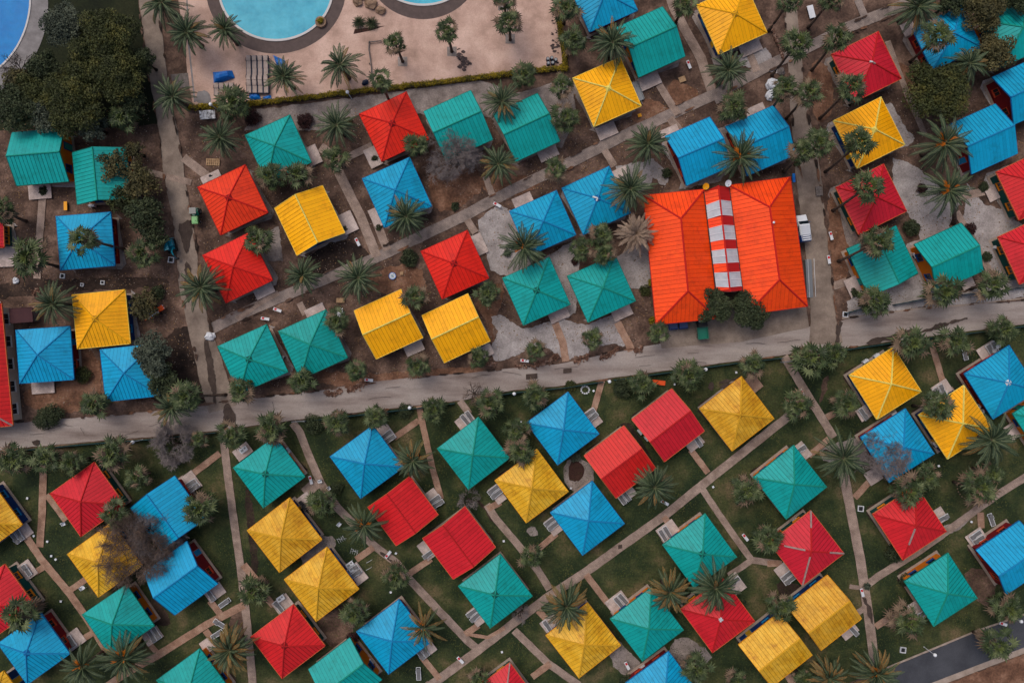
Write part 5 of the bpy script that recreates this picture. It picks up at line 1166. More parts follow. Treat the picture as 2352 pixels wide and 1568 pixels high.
for k, (x, y, w, h, nl) in enumerate(PT[:-1]):
    c = near(x, y); rz = c['rz']; ang = ((-rz + math.pi/4) % (math.pi/2)) - math.pi/4     # same direction as its cottage
    ca, sa = math.cos(ang), math.sin(ang); zz = nextz(.0012)
    pts = [(x+sx*w/2*ca-sy*h/2*sa, y+sx*w/2*sa+sy*h/2*ca) for sx, sy in ((-1,-1),(1,-1),(1,1),(-1,1))]
    sheet('patio', pts, zz+.02, M['patio'] if k not in (18,) else M['path_brick'], .1)
    # beds side by side, away from the cottage
    cw = G(x, y); d = Vector((cw.x-c['c'][0], cw.y-c['c'][1], 0)).normalized(); t = Vector((-d.y, d.x, 0))
    side = ['left', 'right']; names = []
    if nl == 2: names = ["left sunbed at ", "right sunbed at "]
    elif nl == 1: names = ["only sunbed at "]
    long_axis = rz if (w >= h) else rz + math.pi/2
    la = Vector((math.cos(-ang), math.sin(-ang), 0)) if w >= h else Vector((math.sin(ang), math.cos(ang), 0))
    if nl:
        sgn = 1 if k % 2 else -1
        ctr = cw + la*sgn*(max(w,h)*S*.20); pr = Vector((-la.y, la.x, 0))
        for j in range(nl):
            p = ctr + la*(j-(nl-1)/2)*.82*(-1 if la.x < 0 else 1)
            lounger(CX+p.x/S, CY-p.y/S, math.atan2(pr.y, pr.x)-math.pi/2 + (0 if d.dot(pr) > 0 else math.pi) + random.Random(k*3+j).uniform(-.09,.09), names[j] + ' '.join(c['colour'].split()) + ' cottage ' + c['short'], zz+.02)
for x, y, a, l in [(2213,812,.25,"lone sunbed on grass left of the far right patio"),(2274,1192,.35,"sunbed on grass above the lower right blue gable"),(962,1544,.05,"sunbed on grass below the blue roof with palm"),(518,1382,-.95,"sunbed on grass right of the left blue gable"),(508,1428,1.0,"sunbed lying across the brick path at lower left"),(502,1452,-1.0,"sunbed beside the brick path above the brown date palm")]:
    lounger(x, y, a, l, .02 if 'grass' in l else .3)
for x, y, a, l in [(738,1103,.2,"white plastic chair on the path right of the teal roof"),(758,1119,.5,"white plastic chair in the grass beside the path"),(1212,1142-80,.3,"white chair behind the mustard roof near the path") ,(782,1201,.9,"white plastic chair lying left of the fruiting date palm"),(153,1200,.4,"white plastic chair at the lower left red roof"),(197,1345,2.2,"pale plastic chair at the mustard roof's left corner"),(2128,916,.4,"white plastic chair on the right patio"),(2284,796,.2,"white plastic chair on the far right patio, upper"),(2276,806,.2,"white plastic chair on the far right patio, lower"),(2330,968,1,"white plastic chair on the patio at right edge")]:
    chair(x, y, a, l, .3)
# white drying racks (folded frames) on the grass
for k, (x, y, a, l) in enumerate([(786,1235,.5,"white folding clothes rack on grass, upper of two"),(816,1263,-.3,"white folding clothes rack on grass, lower of two"),(849,1288,.4,"thin white rail on grass, upper of two"),(848,1305,.4,"thin white rail on grass, lower of two")]):
    r = empty('clothes_rack', G(x,y), a, l, 'clothes rack'); b = MB()
    if k < 2:
        for s in (-1,1): b.tube([(s*.5,-.35,0),(-s*.5,.35,.9)], .022, 5); b.build('leg', M['white_metal'], r) if False else None
        b.build('leg', M['white_metal'], r); b = MB()
        for q in range(4): b.tube([(-.5+.33*q,-.4,.8),(-.5+.33*q,.4,.8)], .015, 4)
        b.build('rail', M['white_metal'], r)
    else:
        b.tube([(-.45,0,.3),(.45,.1,.3)], .025, 5); b.build('rail', M['white_metal'], r); b = MB(); b.tube([(-.45,0,0),(-.45,0,.3)], .02, 5); b.tube([(.45,.1,0),(.45,.1,.3)], .02, 5); b.build('leg', M['white_metal'], r)

# lamps
for x, y, h, l in [(941,936,2.6,"white globe lamp by the road left of the brick path fork"),(1181,904,2.6,"white globe lamp by the road above the blue roof"),(1400,876,2.6,"white globe lamp beside the path meeting the road"),(1621,848,2.6,"white globe lamp by the road right of a shaggy fan palm"),
                   (305,1015,2.8,"white globe lamp with visible pole below the road at left"),(2147,1503,2.8,"white globe lamp over the dark asphalt road"),(2345,1426,2.8,"white globe lamp at the right end of the asphalt road"),(484,240,2.8,"white globe lamp at the terrace's lower left corner"),(798,212,2.8,"white lamp at the hedge below the terrace")]:
    p = G(x, y, h); r = empty('street_lamp', (p.x,p.y,0), 0, l, 'street lamp', 'globe lamps of the village')
    b = MB(); b.tube([(0,0,0),(0,0,.25),(0,0,h-.2)], [.09,.05,.04], 8); b.build('pole', M['white_metal'], r)
    b = MB(); b.tube([(0,0,h-.22),(0,0,h-.12)], [.1,.12], 10); b.build('collar', M['grey_metal'], r)
    b = MB(); b.ball((0,0,h+.06), .26, nu=16, nv=10); b.build('globe', M['globe'], r, True)
# sign boards: white board with a red picture, leaning on two posts
for x, y, a, l in [(823,557,1.1,"below the yellow gable with navy wall"),(612,732,.15,"beside the mud at the diagonal path's lower left"),(640,712,.35,"on the soil above the left teal twin"),(1142,472,.5,"at the top of the central gravel bed"),(849,872,.1,"at the road beside rubble on the left"),(716,1100,1.3,"on the path by the dark apexed teal roof"),(1205,828,.1,"at the road on the rubble in the middle"),(1580,152,1.2,"beside the lane right of the top teal gable"),
                    (1839,902,1.1,"on the right path below its gate"),(1976,1357,1.3,"at the fork of the long right path"),(2299,1429,.3,"on the kerb of the asphalt road"),(1709,1231,.9,"on the path right of a teal roof"),(1439,1524,1.1,"between mustard and bottom blue roofs"),(1058,1511,.8,"near the end of the middle diagonal path"),(893,1270,-.9,"on the middle diagonal path above the fan palm"),(1525,1152,.5,"under the date palm at the long path"),(1905,543,1.3,"on the right lane's edge near the van"),(1900,597,1.4,"on the lane's edge below the other board")]:
    r = empty('sign_board', G(x,y), -a, 'white sign board with a red mark ' + l, 'sign', 'white garden sign boards'); rot = Matrix.Rotation(math.radians(40), 4, 'X')
    b = MB(); b.box((0,0,.62), (1.25,.42,.05)); b.build('board', M['white'], r)
    b = MB(); b.box((-.3,.02,.655), (.34,.3,.02)); b.build('red_mark', M['red'], r)
    for s in (-1,1): b = MB(); b.box((s*.5,0,.3), (.06,.06,.6)); b.build('post', M['grey_metal'], r)
# outdoor air conditioning units
def acunit():
    r = empty('air_conditioner', (0,0,0)); b = MB(); b.box((0,0,.4), (.85,.34,.6)); b.build('casing', M['white'], r)
    b = MB(); b.tube([(.12,-.18,.4),(.12,-.19,.4)], .24, 16); b.build('fan_grille', M['dark'], r); b = MB()
    for s in (-1,1): b.box((s*.3,0,.05), (.08,.36,.1))
    b.build('foot', M['dark'], r); return r
AC = acunit(); AU = [False]
for x, y, a, l in [(180,831,1.5,"by the maroon wall between left roofs"),(216,474,0,"under the half hidden teal gable"),(652,823,1.2,"between the teal twins above the road"),(664,1033,-.95,"beside the dark apexed teal roof"),(2049,949,.5,"between yellow and blue roofs at right"),(2246,930,1.1,"on the maroon wall at the right"),(2142,1020,-.9,"by the navy wall at the right"),(1468,991,-.9,"between the two red gables near the road"),
                    (1475,1529,.6,"by the maroon wall at the bottom"),(2283,566,1.2,"by the green wall at the right edge"),(2096,588,-1.1,"on the orange end wall"),(854,1515,-1,"on the orange wall at the bottom"),(1984,829,.6,"above the pale ridged yellow roof, left"),(2009,816,.6,"above the pale ridged yellow roof, right"),(1824,1193,.6,"between teal and grey stripped red roofs"),(2018,948,.6,"left of the veiled blue roof's top"),(1062,639,.2,"at the lone red roof's left side") ,(1483,1006,-.9,"lower one between the two red gables"),(2252,945,1.1,"second one beside the right maroon wall")]:
    o = AC if not AU[0] else copy_tree(AC); AU[0] = True; p = G(x,y); o.location = (p.x,p.y,0.02); o.rotation_euler = (0,0,a); tag(o, 'white outdoor air conditioning unit '+l, 'air conditioner', 'outdoor air conditioning units')
# little white garden covers and square frames
for k, (x, y, l) in enumerate([(1690,855,"in grass left of the roadside fan palm and mustard roof"),(1363,897,"beside the crossing brick path near the road"),(1197,967,"left of the blue roof nearest the road"),(1637,1117,"in grass below the long path junction"),(1311,1120,"between mustard and blue roofs"),(898,1358,"below the fan palm at the diagonal path's bend"),(910,1269,"beside the middle diagonal path, upper"),(1157,1241,"left of the path to the round fan palm"),(111,1242,"beside the brick path fork at left"),(120,1275,"upper of two under the left path fork"),(130,1283,"lower of two under the left path fork"),
                                  (142,1379,"in dark grass below the left path"),(80,1229-0,"left of the brick path at far left"),(65,1143,"in grass at far left below palms"),(2154,1069,"below the veiled blue roof"),(2229,1197,"round cornered, above the lower right patio"),(1153,1495,"above the tiny red roof tip"),(373,1216,"left of the blue gable"),(1549,882,"near the orange sunbed")]):
    r = empty('ground_light', G(x,y), k*.7, 'small white square garden light ' + l, 'garden light', 'small white garden lights'); b = MB(); b.box((0,0,.12), (.24,.24,.24)); b.build('base', M['grey_metal'], r); b = MB(); b.box((0,0,.26), (.3,.3,.05)); b.build('cover', M['white_metal'], r)
for k, (x, y, sz, l) in enumerate([(145,651-17,.62,"below the left blue roof"),(237,649,.5,"in the dirt lane at left, right one"),(190,654,.4,"in the dirt lane at left, small one"),(394,597,.75,"beside the digger"),(2073,1491,.75,"in the lower right lawn"),(1976,1167,.75,"beside the long right path"),(1941,722,.7,"by the upper right kerb corner")]):
    r = empty('manhole', G(x,y), -.1, 'square white framed drain shaft ' + l, 'drain'); b = MB()
    for s in (-1,1): b.box((s*sz/2,0,.12), (.1,sz+.1,.24)); b.box((0,s*sz/2,.118), (sz-.1,.1,.236))
    b.build('frame', M['white'], r); b = MB(); b.box((0,0,.05), (sz-.1,sz-.1,.04)); b.build('cover', M['dark'], r)
# satellite dishes on the hall, vent on its roof
for x, y, m, l in [(1669,424,'white_metal',"white satellite dish on the hall's top edge"),(1618,431,'amber',"yellow satellite dish on the hall's top edge")]:
    r = empty('satellite_dish', G(x,y,4.2), 0, l, 'satellite dish'); b = MB(); n = 16
    ring0 = [Vector((0,0,.72))]; pr = None
    for j in range(1,5):
        q = .46*j/4; cur = [Vector((q*math.cos(6.283*i/n), q*math.sin(6.283*i/n)*.95, .72+.5*q*q+q*math.sin(6.283*i/n)*.5)) for i in range(n)]
        for i in range(n):
            if pr is None: b.face([ring0[0], cur[i], cur[(i+1)%n]])
            else: b.face([pr[i], cur[i], cur[(i+1)%n], pr[(i+1)%n]])
        pr = cur
    b.build('dish', M[m], r, True); b = MB(); b.tube([(0,0,-.5),(0,0,.7)], .04, 6); b.build('mast', M['grey_metal'], r); b = MB(); b.tube([(0,-.4,.5),(0,-.25,1.1)], .018, 5); b.ball((0,-.25,1.12), .06); b.build('receiver_arm', M['grey_metal'], r)
r = empty('roof_vent', G(1775,512,6.0), 0, "small white round vent on the hall's right roof", 'vent'); b = MB(); b.tube([(0,0,-.4),(0,0,.4)], .06, 8); b.build('pipe', M['grey_metal'], r); b = MB(); b.ball((0,0,.46), .17, sc=(1,1,.5)); b.build('cowl', M['white_metal'], r, True)

# ---------------------------------------------------------------- vehicles
def wheel(par, x, y, r, w=.2):
    b = MB(); b.tube([(x-w/2,y,r),(x+w/2,y,r)], r, 16); o = b.build('wheel', M['rubber'], par); h = MB(); s = 1 if x > 0 else -1
    h.tube([(x+s*w*.5,y,r),(x+s*(w*.5+.015),y,r)], r*.55, 12); h.build('hub_cap', M['grey_metal'], o); return o
van = empty('van', G(1840,527,.8), math.radians(7), "white and dark blue van with a white roof rack parked against the hall", 'van')
def loft(b, secs, mi=0, capends=True):
    n = len(secs[0]); base = len(b.v)
    for s in secs: b.v.extend([tuple(p) for p in s])
    for i in range(len(secs)-1):
        for k in range(n-1): b.f.append((base+i*n+k, base+i*n+k+1, base+(i+1)*n+k+1, base+(i+1)*n+k)); b.m.append(mi)
    if capends:
        b.f.append(tuple(base+k for k in range(n))[::-1]); b.m.append(mi); b.f.append(tuple(base+(len(secs)-1)*n+k for k in range(n))); b.m.append(mi)
def sec(y, w, z0, z1, tw): return [(-w,y,z0),(-w,y,z0+(z1-z0)*.55),(-w*tw,y,z1-.06),(-w*tw*.9,y,z1),(w*tw*.9,y,z1),(w*tw,y,z1-.06),(w,y,z0+(z1-z0)*.55),(w,y,z0)]
b = MB(); loft(b, [sec(-2.0,.78,.35,1.1,.95), sec(-1.95,.84,.3,1.45,.9), sec(-1.0,.86,.28,1.5,.88)]); fixn(b.build('rear_body', M['car_blue'], van))
b = MB(); loft(b, [sec(-1.0,.86,.28,1.5,.88), sec(.55,.86,.28,1.5,.88), sec(1.05,.84,.28,1.02,.9), sec(1.85,.78,.3,.86,.88), sec(2.02,.66,.4,.7,.9)]); fixn(b.build('body', M['car_white'], van))
b = MB(); b.face([(-.68,.6,1.49),(-.72,1.06,1.06),(.72,1.06,1.06),(.68,.6,1.49)]); o = b.build('windshield', M['glass'], van); fixn(o); o.location = (0,.02,.02)
for s in (-1,1):
    b = MB(); b.box((s*.855,-.3,1.2), (.03,1.4,.34)); b.build('side_window', M['glass'], van); b = MB(); b.box((s*.6,2.0,.6), (.24,.08,.14)); b.build('headlight', M['globe'], van); b = MB(); b.box((s*.95,.85,1.05), (.16,.1,.12)); b.build('mirror', M['car_blue'], van)
    for y in (-1.3,1.25): wheel(van, s*.8, y, .3)
b = MB()
for s in (-1,1): b.box((s*.66,-.7,1.62), (.05,2.3,.05))
for k in range(8): b.box((0,-1.75+.3*k,1.64), (1.12,.17,.035))
b.build('roof_rack', M['car_white'], van)
# small green truck in front of the hall
tk = empty('truck', G(1610,752,.6), math.radians(5), "small green truck with pale windshield parked under the hall's eave", 'truck')
b = MB(); loft(b, [sec(.1,.72,.3,1.5,.9), sec(.7,.72,.3,1.45,.9), sec(1.1,.7,.3,.95,.9), sec(1.45,.62,.35,.8,.9)]); fixn(b.build('cab', M['dark'], tk))
b = MB(); b.face([(-.58,.74,1.42),(-.62,1.12,.98),(.62,1.12,.98),(.58,.74,1.42)]); o = fixn(b.build('windshield', M['globe'], tk)); o.location = (0,.03,.03)
b = MB(); b.box((0,-.85,.55), (1.5,1.75,.12))
for s in (-1,1): b.box((s*.73,-.85,.82), (.06,1.75,.44)); b.box((0,-.85+s*.85,.818), (1.4,.06,.436))
b.build('cargo_bed', M['green_truck'], tk)
for s in (-1,1):
    for y in (-1.2,.85): wheel(tk, s*.66, y, .28)
# green mini tractor
tr = empty('mini_tractor', G(453,496,.6), 0.05, "light green garden tractor with a clear cab beside the bright red roof", 'tractor')
b = MB(); b.box((0,-.75,.75), (.85,1.1,.5)); b.box((0,-.7,1.02), (.72,.9,.08)); b.build('bonnet', M['green_paint'], tr)
b = MB(); b.box((0,.5,.45), (1.0,1.1,.3)); b.box((0,.95,.7), (.9,.15,.4)); b.build('chassis', M['green_truck'], tr)
b = MB(); b.box((0,.5,1.62), (1.0,.9,.08)); b.build('canopy', M['glass'], tr); b = MB(); b.box((0,.3,1.0), (.5,.45,.12)); b.box((0,.55,1.2), (.5,.1,.4)); b.build('seat', M['dark'], tr)
for s in (-1,1):
    for y in (.1,.9): b = MB(); b.tube([(s*.46,y,.6),(s*.46,y,1.6)], .025, 5); b.build('cab_post', M['green_truck'], tr)
    wheel(tr, s*.62, .55, .42, .26); wheel(tr, s*.52, -.9, .28, .18)
b = MB(); b.tube([(.2,-.9,1.0),(.2,-.9,1.35)], .04, 6); b.build('exhaust', M['dark'], tr)
# turquoise mini digger
dg = empty('mini_digger', G(396,566,.6), .3, "turquoise mini digger standing beside the muddy lane", 'digger')
for s in (-1,1):
    b = MB(); pts = [(s*.55, math.cos(t)*.22+(.75 if math.cos(t)>0 else -.75), .24+math.sin(t)*.22) for t in [k*math.pi/6+.01 for k in range(12)]]
    lo = [Vector((p[0]-.15,p[1],p[2])) for p in pts]; hi = [Vector((p[0]+.15,p[1],p[2])) for p in pts]
    b.face(lo); b.face(hi[::-1])
    for k in range(12): b.face([lo[k],hi[k],hi[(k+1)%12],lo[(k+1)%12]])
    fixn(b.build('track', M['rubber'], dg))
b = MB(); b.box((0,.35,.8), (1.2,1.0,.6)); b.box((0,.0,.55), (1.0,1.2,.14)); b.build('engine_body', M['turq'], dg)
b = MB(); b.box((-.25,-.25,1.8), (.75,.95,.07)); b.build('cab_roof', M['turq'], dg)
for sx in (-.58,.08):
    for sy in (-.68,.18): b = MB(); b.tube([(sx,sy,.7),(sx,sy,1.78)], .03, 5); b.build('cab_post', M['dark'], dg)
b = MB(); b.tube([(.3,-.4,.8),(.35,-1.1,1.7),(.35,-1.6,1.5)], [.12,.11,.09], 4); b.build('boom', M['turq'], dg); b = MB(); b.tube([(.35,-1.6,1.5),(.3,-2.0,.7)], [.08,.07], 4); b.build('dipper_arm', M['turq'], dg)
b = MB(); b.hexa([(.05,-2.2,.2),(.55,-2.2,.2),(.55,-1.85,.15),(.05,-1.85,.15)], [(.05,-2.15,.6),(.55,-2.15,.6),(.55,-1.95,.6),(.05,-1.95,.6)]); fixn(b.build('bucket', M['dark'], dg))
b = MB(); b.box((0,1.1,.3), (1.3,.08,.35)); b.build('blade', M['turq'], dg)
# orange tiller machine in the thicket
tl = empty('tiller', G(368,712,.3), math.radians(32), "orange and silver tilling machine lying in the brown thicket", 'machine')
b = MB(); b.box((.4,0,.5), (.9,.7,.4)); b.ball((-.5,.45,.6), .3, sc=(1,1,.6)); b.build('engine', M['orange'], tl)
for s in (-.2,.25): b = MB(); b.tube([(-2.0,s,.35),(.9,s,.6)], .11, 8); b.build('tube', M['white'], tl)
b = MB(); b.tube([(-1.6,-.5,.3),(-1.2,.5,.5)], .05, 5); b.tube([(-2.6,-.2,.3),(-1.4,.0,.4)], .05, 5); b.build('handle', M['orange'], tl)
wheel(tl, -.05, -.5, .25); wheel(tl, .1, .55, .25)

# ---------------------------------------------------------------- terrace things
def tarp(pts_px, h, label, name='tarp', seed=0):
    rr = random.Random(seed); P = [G(x,y) for x,y in pts_px]; o = sum(P, Vector())/len(P); root = empty(name, o, 0, label, 'tarpaulin'); b = MB(); n = 8
    q = [p-o for p in P]
    def at(u, v): 
        p = q[0].lerp(q[1],u).lerp(q[3].lerp(q[2],u), v); e = min(u,1-u,v,1-v)
        z = h*min(1, e*5+.02) + (mnoise.noise(Vector((u*3.1,v*3.3,seed)))*.12 if e > 0 else 0); p = p.copy(); p.z = max(.14, z+.12); return p
    for i in range(n*2):
        for j in range(n): b.face([at(i/(2*n),(j+1)/n), at((i+1)/(2*n),(j+1)/n), at((i+1)/(2*n),j/n), at(i/(2*n),j/n)])
    b.build('cover', M['tarp'], root, True)
tarp([(490,167),(534,163),(540,180),(492,197)], .9, "blue tarp over stacked sunbeds on the terrace", seed=1)
tarp([(628,128),(655,140),(662,162),(636,150)], .5, "blue tarp corner beyond the date palm on the terrace", seed=2)
tarp([(572,205),(590,200),(600,228),(574,232)], .35, "crumpled blue tarp at the lower end of the sunbed stacks", seed=3)
tarp([(604,224),(622,219),(626,229),(606,232)], .3, "small blue tarp on the hedge beside the stacks", seed=4)
rows = ['top','middle','bottom']
for r_ in range(3):
    for c_ in range(4):
        x, y = 575+13*c_+(r_)*0.5, 147+28*r_; zz = ZL[0]-.15
        for s_ in range(2): lounger(x, y, math.pi*(r_%2), f"sunbed stacked on the terrace, {['first','second','third','fourth'][c_]} column, {rows[r_]} row, {['under','on top'][s_]}", .1+.3*s_, 'stacked sunbeds on the terrace')
def navy(o):
    for ch in o.children:
        ch.data = ch.data.copy(); ch.data.materials[0] = M['beige'] if ch.name.split('.')[0] in ('seat','backrest') else M['navy']
    o.scale = (1.12,1,1)
def stack_done():
    for o in [o for o in COL.objects if o.get('group') in ('stacked sunbeds on the terrace','sunbeds under the tarp')]: navy(o)
for c_ in range(4): lounger(500+11.5*c_, 208, 0, f"sunbed sticking out under the blue tarp, {['first','second','third','fourth'][c_]} from left", .12, 'sunbeds under the tarp')
stack_done()
for k, (x, y, sx, sy, a, l) in enumerate([(822,3,11,14,.3,"brown boulder cut by the top edge between the pools"),(853,11,15,12,-.3,"largest brown boulder between the pools"),(875,26,12,9,-.35,"flat brown boulder right below the largest"),(838,-4,8,6,0,"small boulder at the top edge beside the large one")]):
    r = empty('boulder', G(x,y), a, l, 'rock'); b = MB(); b.ball((0,0,.28), 1.0, nu=14, nv=10, sc=(sx*S,sy*S,.5), jit=.35); b.build('stone', M['rock'], r, False)
r = empty('planter', G(738,53), 0, "round stone planter with yellow plant on the big pool's rim", 'planter'); b = MB(); b.tube([(0,0,0),(0,0,.25),(0,0,.5)], [.7,.85,.8], 20); b.build('pot', M['rock'], r)
rng0 = np.random.default_rng(5); V, F = leafcloud(rng0, [(0,0,.65,.45),(.1,.1,.7,.35)], 260, .12); link('plant', np_mesh('plant', V, F, M['leaf_yellow']), r)
r = empty('wooden_rail', G(848,130), 0, "grey wooden L shaped rail on the terrace", 'rail'); b = MB()
b.tube([(.05,2.2,.25),(.0,1.0,.25),(.35,-1.4,.25),(.4,-2.5,.25)], .09, 6); b.tube([(0.05,2.0,.35),(1.9,2.2,.35)], .09, 6); b.build('rail', M['wood_grey'], r)
for y in (2.0,.4,-1.2,-2.4): b = MB(); b.tube([(.1,y,0),(.1,y,.55)], .07, 6); b.build('post', M['wood_grey'], r)
b = MB(); b.tube([(1.8,2.2,0),(1.8,2.2,.5)], .07, 6); b.build('post', M['wood_grey'], r)
r = empty('bag', G(840,191), .4, "dark blue bag on the terrace by the hedge", 'bag'); b = MB(); b.ball((0,0,.25), .5, sc=(1.1,.8,.5), jit=.4); b.build('sack', M['navy'], r, True); b = MB(); b.tube([(-.3,0,.45),(0,0,.62),(.3,0,.45)], .03, 5); b.build('handle', M['dark'], r)
for k, (x, y) in enumerate([(1258,139),(1267,137),(1259,149),(1269,148),(1276,141)]):
    r = empty('drum', G(x,y), 0, f"blue grey drum on the terrace near the hedge corner, {['left upper','middle upper','left lower','middle lower','rightmost'][k]} of five", 'drum', 'drums on the terrace'); b = MB(); b.tube([(0,0,.0),(0,0,.3),(0,0,.32),(0,0,.6),(0,0,.75)], [.27,.27,.29,.27,.27], 14); b.build('barrel', M['navy'], r); b = MB(); b.tube([(0,0,.75),(0,0,.79)], .2, 12); b.build('lid', M['grey_metal'], r)
# ---------------------------------------------------------------- odds and ends
r = empty('pallet', G(490,373), -.03, "yellow wooden pallet on the soil by the red roof", 'pallet'); 
for k in range(7): b = MB(); b.box((-.9+.3*k,0,.17), (.2,1.05,.03)); b.build('slat', M['wood'], r)
for y in (-.45,0,.45): b = MB(); b.box((0,y,.08), (2.0,.1,.14)); b.build('runner', M['wood'], r)
r = empty('table', G(481,267), .08, "long white table with dirt on it below the hedge", 'table'); b = MB(); b.box((0,0,.75), (2.3,1.3,.06)); b.build('table_top', mat('dirty_white', [rgb(60,54,54), rgb(176,178,182), rgb(206,208,210)], 2.2, .6, pos=[.38,.5,.6]), r)
for sx in (-1,1):
    for sy in (-1,1): b = MB(); b.box((sx*1.0,sy*.5,.37), (.07,.07,.74)); b.build('leg', M['grey_metal'], r)
def slab(name, x, y, w, d, a, m, label, cat, z=.4):
    r = empty(name, G(x,y), a, label, cat); b = MB(); b.box((0,0,z), (w,d,.06)); b.build('seat' if name == 'bench' else 'board', M[m], r)
    for s in (-1,1): b = MB(); b.box((s*(w/2-.12),0,z/2), (.1,d*.8,z)); b.build('leg', M['dark'], r)
slab('bench', 154,474,.5,1.3,.02,'amber',"bright yellow bench below the half hidden teal gable",'bench'); slab('notice', 1468,267,.55,.5,.3,'amber',"small orange notice at the diagonal path",'sign')
slab('table', 783,690,1.2,.7,0,'wood',"flat wooden table top on the soil above the yellow gable",'table',.3); slab('table', 1566,184,1.0,.8,.35,'wood',"square wooden table top on the soil near the top lane",'table',.3); slab('table', 923,628,.5,.5,.1,'wood',"small square wooden top right of the round sign",'table',.3)
slab('bench', 1861,30,.9,1.9,.25,'white',"white and brown bench board at the top right lane",'bench'); slab('bench', 1879,440,1.0,1.4,.1,'wood_grey',"slatted grey bench right of the hall's top corner",'bench')
slab('table', 1393,193+60,.1,.1,0,'wood',"tiny wooden peg below the pale ridged yellow roof",'stake',.2) if False else None
slab('bench', 1821,410,.4,1.3,.05,'tarp',"narrow blue bench at the hall's top right corner",'bench')
r = empty('round_sign', G(902,634), 0, "round white sign with a blue rim and blue figure lying on the soil", 'sign'); b = MB(); b.tube([(0,0,.25),(0,0,.3)], .52, 28); b.build('board', M['white'], r)
b = MB(); n = 28
for k in range(n):
    t0, t1 = 6.2832*k/n, 6.2832*(k+1)/n; q = lambda t, s: (s*math.cos(t), s*math.sin(t), .315); b.face([q(t0,.46), q(t0,.54), q(t1,.54), q(t1,.46)])
b.build('rim', M['tarp'], r); b = MB(); b.tube([(.1,.2,.32),(-.15,.12,.32),(.05,-.02,.32),(-.1,-.25,.32)], .035, 5); b.tube([(-.22,-.02,.32),(.22,.02,.32)], .03, 5); b.tube([(.1,-.1,.32),(.25,-.25,.32)], .03, 5); b.ball((.17,.27,.32), .06); b.build('figure', M['turq'], r); b = MB(); b.tube([(0,0,0),(0,0,.25)], .08, 8); b.build('foot', M['grey_metal'], r)
ob = lounger(1512, 878, 1.45, "orange slatted sunbed in the grass between two shaggy fan palms", .0, None); 
for ch in ob.children: 
    ch.data = ch.data.copy(); ch.data.materials[0] = M['orange']
if 'group' in ob: del ob['group']
# ring of stones
r = empty('stone_ring', G(1344,895), 0, "small ring of white stones in the grass by the road", 'fire ring'); 
for k in range(11): b = MB(); t = k*.571; b.ball((.6*math.cos(t), .55*math.sin(t), .08), .15, nu=7, nv=5, sc=(1,1,.7), jit=.4); b.build('stone', M['white'], r)
r = empty('flower_ring', G(2225,1115), 0, "loose ring of pale stones around bare soil at lower right", 'stone ring')
for k in range(26): 
    t = k*.24; b = MB(); b.ball((1.75*math.cos(t), 2.0*math.sin(t), .06), .11, nu=6, nv=4, jit=.4); b.build('stone', M['rock'], r)
r = empty('gate', G(690,966,.5), .06, "small grey gate between shrub and fan palm at the road", 'gate'); b = MB()
for k in range(7): b.box((-.72+.24*k,0,.6), (.05,.05,1.0))
b.box((0,0,1.1), (1.6,.06,.06)); b.box((0,0,.15), (1.6,.06,.06)); b.build('leaf', M['grey_metal'], r)
for s in (-1,1): b = MB(); b.box((s*.9,0,.65), (.14,.14,1.3)); b.build('post', M['grey_metal'], r)
r = empty('gate', G(1807,830,.5), .1, "small grey gate where the right path meets the road", 'gate'); b = MB()
for k in range(7): b.box((-.72+.24*k,0,.6), (.05,.05,1.0))
b.box((0,0,1.1), (1.6,.06,.06)); b.box((0,0,.15), (1.6,.06,.06)); b.build('leaf', M['grey_metal'], r)
for s in (-1,1): b = MB(); b.box((s*.9,0,.65), (.14,.14,1.3)); b.build('post', M['grey_metal'], r)
# skips, boxes and bags
for k, (x, y, l) in enumerate([(1543,749,"blue wheeled bin at the hall, left of two"),(1566,747,"blue wheeled bin at the hall, right of two")]):
    r = empty('wheeled_bin', G(x,y), .1, l, 'bin'); b = MB(); b.hexa([(-.5,-.4,.12),(.5,-.4,.12),(.5,.4,.12),(-.5,.4,.12)], [(-.62,-.5,1.1),(.62,-.5,1.1),(.62,.5,1.1),(-.62,.5,1.1)]); b.build('tub', M['tarp'], r); b = MB(); b.hexa([(-.66,-.54,1.1),(.66,-.54,1.1),(.66,.54,1.1),(-.66,.54,1.1)], [(-.6,-.4,1.24),(.6,-.4,1.24),(.6,.4,1.24),(-.6,.4,1.24)]); fixn(b.build('lid', M['car_blue'], r))
    for sx in (-1,1):
        for sy in (-1,1): w = MB(); w.tube([(sx*.42-.04,sy*.3,.1),(sx*.42+.04,sy*.3,.1)], .1, 8); w.build('wheel', M['rubber'], r)
for k, (x, y, q, m, l) in enumerate([(1773,196,1.0,'white',"white builder's bag by the right lane, upper"),(1768,220,.8,'white',"white builder's bag by the right lane, lower"),(1793,165,.6,'wood_grey',"grey sack beside the right lane"),(484,772,.75,'white',"round crumpled white sack at the muddy lane"),(780,718,.7,'white',"white plastic sack behind the fan palm on the teal roof"),(38,645,.5,'white',"pale sack beside the left fan palm"),(485,415-10,.45,'dark',"dark sack on the red roof's upper patio"),(2200,860,.1,'white',"x")][:-1]):
    r = empty('sack', G(x,y), k, l, 'sack'); b = MB(); b.ball((0,0,q*.4), q, sc=(1,.8,.55), jit=.5, nu=14, nv=9); b.build('bag', M[m], r, False); b = MB(); b.ball((.1*q,.1*q,q*.85), q*.25, jit=.5, nu=8, nv=5); b.build('knot', M[m], r)
for k, (x, y, l) in enumerate([(2284,560,"x")][:0]): pass
